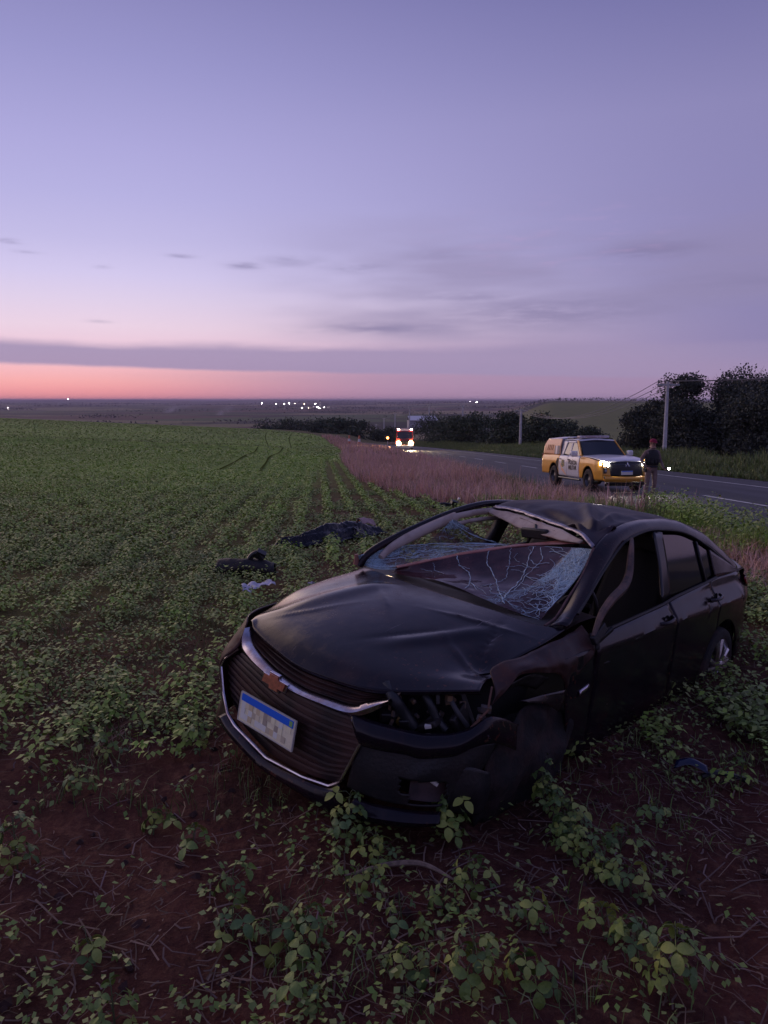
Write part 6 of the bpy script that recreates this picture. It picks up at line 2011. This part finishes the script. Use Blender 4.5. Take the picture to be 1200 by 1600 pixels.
# wood at the lower end of the field
WG = 'trees at the lower end of the field'
wd = [(-9.5, 262, 6.6, 13), (-16, 270, 5.4, 14), (-23, 285, 4.6, 16), (-2, 300, 5, 10), (-32, 330, 4.2, 20), (-44, 350, 3.6, 20), (-58, 370, 3.4, 20), (4, 320, 6, 12)]
wl_ = ['round dark tree nearest the poles at the lower end of the field', 'dark tree left of the round one at the end of the field', 'dark tree third from the poles at the end of the field', 'low tree behind the amber lamp', 'distant tree above the pale field patch', 'distant tree, second from the left beyond the field', 'distant tree farthest left of the lower wood', 'low distant tree behind the red truck']
for i, (x, y, H, Wd) in enumerate(wd):
    tree('tree', x, y, H, Wd, wl_[i], WG, 300 + i, TREEM2, .42, 3200, -.05, zb=gz1(x, y) - 1, lobes=12)

# ------------------------------------------------------------ poles and wires
PC = mat('pole_concrete', (.60, .57, .58), .8, var=.2, vscale=3)
poles = [(23.6, 62, 6.15, .20, 'tall pale concrete power pole behind the person'), (20.3, 110, .5, .15, 'power pole rising from the bushes left of the pickup'), (18.0, 170, .5, .16, 'power pole above the white roof, second left of the pickup'), (14.0, 230, -1.0, .17, 'power pole right of the white warehouse, by the red truck'),
         (10.0, 290, -2.4, .19, 'power pole between the warehouse and the red truck roof'), (5.2, 350, -5.6, .21, 'power pole directly above the red truck'), (0.0, 410, -9.4, .23, 'power pole left of the red truck'), (-5.0, 470, -14.5, .25, 'distant power pole, second from the left end'), (-9.2, 530, -17.4, .27, 'distant power pole at the left end of the line')]
topz = []
for i, (x, y, zt, r0, lb_) in enumerate(poles):
    if i == 0:
        zt = EYE + 1.50
    zb = gz1(x, y) - .3
    if i == 1:
        zt = EYE - 1.3
    elif i == 2:
        zt = EYE - 1.15
    elif i > 2:
        zt = EYE + zt - .5
    po = empty('power_pole', (x, y, zb))
    tag(po, lb_, 'power pole', 'power poles along the highway')
    B().tube([(0, 0, 0), (-.05 if i == 0 else 0, 0, zt - zb)], [r0 * (1 if i == 0 else 1.5), r0 * (.62 if i == 0 else 1.1)], 8).make('shaft', PC, po)
    B().box((0, 0, zt - zb - .25), (1.9, .12, .12)).make('crossarm', PC, po)
    if i < 4:
        for dx in (-.85, 0, .85):
            B().tube([(dx, 0, zt - zb - .19), (dx, 0, zt - zb + .02)], .05, 6).make('insulator', mat('insulator', (.25, .22, .22), .3), po)
    topz.append((x, y, zt))
x0, y0, z0 = topz[0]
B().box((0, 0, 0), (.1, .1, .1))
topz = [(43, 18, z0 + 3.0)] + topz
WIR = mat('wire', (.16, .15, .17), .5)
for dx, lb_ in ((-.85, 'left power line wire strung along the poles'), (0, 'middle power line wire strung along the poles'), (.85, 'right power line wire strung along the poles')):
    P = []
    for a, b in zip(topz[:-1], topz[1:]):
        for t_ in np.linspace(0, 1, 14)[:-1]:
            sag = 4 * t_ * (1 - t_) * (1.0 if b[1] < 80 else 2.2)
            P.append((a[0] * (1 - t_) + b[0] * t_ + dx, a[1] * (1 - t_) + b[1] * t_, a[2] * (1 - t_) + b[2] * t_ - sag + .04))
    o = B().tube(P, [.022 + .00008 * p_[1] for p_ in P], 4).make('power_line', WIR)
    tag(o, lb_, 'wire', 'power line wires')

# ------------------------------------------------------------ far things
ROOFW = mat('warehouse_white', (.72, .72, .74), .5)
wh = empty('warehouse', (24, 470, gz1(24, 470)), (0, 0, .1))
tag(wh, 'long white roofed warehouse in the valley beyond the poles', 'building')
B().box((0, 0, 2.5), (17, 14, 5)).make('wall', mat('warehouse_wall', (.45, .45, .48), .8), wh, smooth=False)
B().poly([(-9, -8, 5), (9, -8, 5), (9, 0, 7.6), (-9, 0, 7.6)], (0, 0, .15)).poly([(-9, 8, 5), (9, 8, 5), (9, 0, 7.6), (-9, 0, 7.6)], (0, 0, .15)).make('roof', ROOFW, wh, smooth=False)
wh.location.z = EYE + (625 - 662) / 1150 * 470 - 2.5
LAMPM = mat('town_lamp_lit', (1, 1, 1), .5, emit=(1, .93, .86), es=120)
LAMPW = mat('town_lamp_warm', (1, .8, .6), .5, emit=(1, .75, .5), es=60)
g = random.Random(5)
tn = 0
for px, py, s_ in [(411, 630, .8), (446, 631, 1.1), (453, 630, 1.0), (477, 631, .7), (494, 630.5, .9), (440, 646, 1.1), (473, 637, 1.0), (478, 638, .8), (483, 637.5, .9), (488, 638, 1.0), (492, 637.5, .7), (497, 636, 1.2), (500, 637, 1.2), (503, 638, .8), (507, 636, .8), (513, 641.5, 1.4), (517, 641.5, 1.3), (522, 640, .8), (527, 641, 1.0), (462, 630.5, .6), (112, 623.5, .8), (18, 637, .9), (2, 651, .7), (743, 628, .8), (733, 627, .5), (433, 631, .5)]:
    D = 4200 if py > 628 else 6500
    if py > 645:
        D = 2900
    X2 = (px - 600) / 1150 * D
    Z2 = EYE + (625 - py) / 1150 * D
    zg = gz1(X2, D)
    o = empty('street_lamp', (X2, D, min(zg, Z2 - 6)))
    hgt_ = Z2 - o.location.z
    tag(o, 'tiny white street lamp lit in the far town', 'street lamp', 'lit street lamps of the far town')
    B().tube([(0, 0, 0), (0, 0, hgt_)], .3, 5).make('post', PC, o)
    R_ = s_ * 2.0 * D / 4200
    B().lathe([(0, -R_), (R_ * .8, -R_ * .55), (R_, 0), (R_ * .8, R_ * .55), (0, R_)], (0, 0, hgt_), 'z', 8).make('lamp', LAMPM if g.random() < .8 else LAMPW, o)
g = random.Random(8)
for i in range(9):
    X2 = (470 + i * 7 - 600) / 1150 * 4200
    zg = gz1(X2, 4300)
    zt = EYE + (625 - 637.5) / 1150 * 4300
    o = empty('building', (X2, 4300, zg))
    tag(o, 'small pale building of the far town among its lamps', 'building', 'buildings of the far town')
    h_ = max(zt - zg, 5) + g.uniform(-2, 4)
    B().box((0, 0, h_ / 2), (16, 14, h_)).make('wall', mat('far_wall', (.5, .46, .46), .8), o, smooth=False)
    B().poly([(-9, -8, h_), (9, -8, h_), (9, 0, h_ + 3), (-9, 0, h_ + 3)]).make('roof', mat('far_roof', (.25, .15, .13), .8), o, smooth=False)
# water tower of the town
o = empty('water_tower', ((501 - 600) / 1150 * 4250, 4250, gz1((501 - 600) / 1150 * 4250, 4250)))
zt = EYE + (625 - 626) / 1150 * 4250 - o.location.z
tag(o, 'dark round water tower standing above the far town', 'water tower')
B().tube([(0, 0, 0), (0, 0, zt - 4)], 1.8, 8).make('shaft', PC, o)
B().lathe([(0, -5), (5, -4), (6, 0), (5, 4), (0, 5)], (0, 0, zt), 'z', 12).make('tank', mat('tank_dark', (.08, .07, .09), .7), o)
# distant woods along the hills
g = np.random.default_rng(77)
parts = []
for i in range(46):
    D = g.uniform(1500, 9000)
    a = g.uniform(-30, 30)
    x, y = D * math.sin(R(a)), D * math.cos(R(a))
    wv = D * g.uniform(.015, .06)
    n = 160
    px_ = x + g.normal(0, wv, n)
    py_ = y + g.normal(0, wv * .2, n)
    pz = ground(px_, py_, False) + g.uniform(0, 9, n) + 2
    c = np.c_[px_, py_, pz]
    s_ = g.uniform(2.5, 6, n)[:, None] * max(D / 4500, .6)
    a_ = g.normal(0, 1, (n, 3)); a_ /= np.linalg.norm(a_, axis=1)[:, None]
    b_ = np.cross(a_, g.normal(0, 1, (n, 3))); b_ /= np.linalg.norm(b_, axis=1)[:, None]
    V = np.stack([c - a_ * s_, c - b_ * s_ * .6, c + a_ * s_, c + b_ * s_ * .6], 1).reshape(-1, 3)
    F = np.arange(n)[:, None] * 4 + np.arange(4)[None]
    parts.append((V, F, np.repeat(np.stack([g.random(n), g.random(n), 0 * px_], 1), 4, 0)))
cat_mesh('distant_woods', parts, TREEM, 'dark strips of distant woodland on the far hills')

# ------------------------------------------------------------ smoke and haze
def volume(name, lo, hi, dens, col, label, aniso=0.0, noise=False):
    c = [(a + b) / 2 for a, b in zip(lo, hi)]
    d = [b - a for a, b in zip(lo, hi)]
    m = bpy.data.materials.new(name)
    m.use_nodes = True
    t = NT(m.node_tree)
    t.n.clear()
    v = t.new('ShaderNodeVolumePrincipled')
    v.inputs['Color'].default_value = (*col, 1)
    v.inputs['Density'].default_value = dens
    v.inputs['Anisotropy'].default_value = aniso
    if noise:
        co = t.new('ShaderNodeTexCoord')
        mp = t.new('ShaderNodeMapping')
        mp.inputs['Scale'].default_value = (1, 1, 1)
        t.l.new(co.outputs['Generated'], mp.inputs[0])
        s_ = t.new('ShaderNodeSeparateXYZ')
        t.l.new(co.outputs['Generated'], s_.inputs[0])
        n = t.noise(mp.outputs[0], 3.0, 4, .6)
        # plume leaning with the wind
        cx_ = t.m('ADD', .22, t.m('MULTIPLY', t.m('POWER', s_.outputs[2], 1.6), .5))
        dx = t.m('DIVIDE', t.m('SUBTRACT', s_.outputs[0], cx_), t.m('ADD', .05, t.m('MULTIPLY', s_.outputs[2], .18)))
        g_ = t.m('EXPONENT', t.m('MULTIPLY', t.m('MULTIPLY', dx, dx), -1))
        g_ = t.m('MULTIPLY', g_, t.sm(n, .35, .65))
        g_ = t.m('MULTIPLY', g_, t.sm(t.m('MULTIPLY', s_.outputs[2], -1), -1.0, -.4))
        t.put(v.inputs['Density'], t.m('MULTIPLY', g_, dens))
    o = t.new('ShaderNodeOutputMaterial')
    t.l.new(v.outputs[0], o.inputs['Volume'])
    ob = B().box(c, d).make(name, m, smooth=False)
    tag(ob, label, kind='stuff')
    return ob


HAZE = volume('haze', (-32000, -3000, -140), (32000, 32000, 22), 9e-5, (.80, .72, .90), 'pale violet evening haze over the valley')
for px, py0, py1, w_, lb_ in ((285, 641, 629, 170, 'thin pale smoke rising from the far valley, left plume'), (352, 655, 630, 90, 'thin pale smoke rising from the far valley, right plume')):
    D = 2300
    xc = (px - 600) / 1150 * D
    volume('smoke', (xc - w_ / 2, D, EYE + (625 - py0) / 1150 * D - 8), (xc + w_ / 2, D + 60, EYE + (625 - py1) / 1150 * D), .018, (.85, .80, .88), lb_, noise=True)
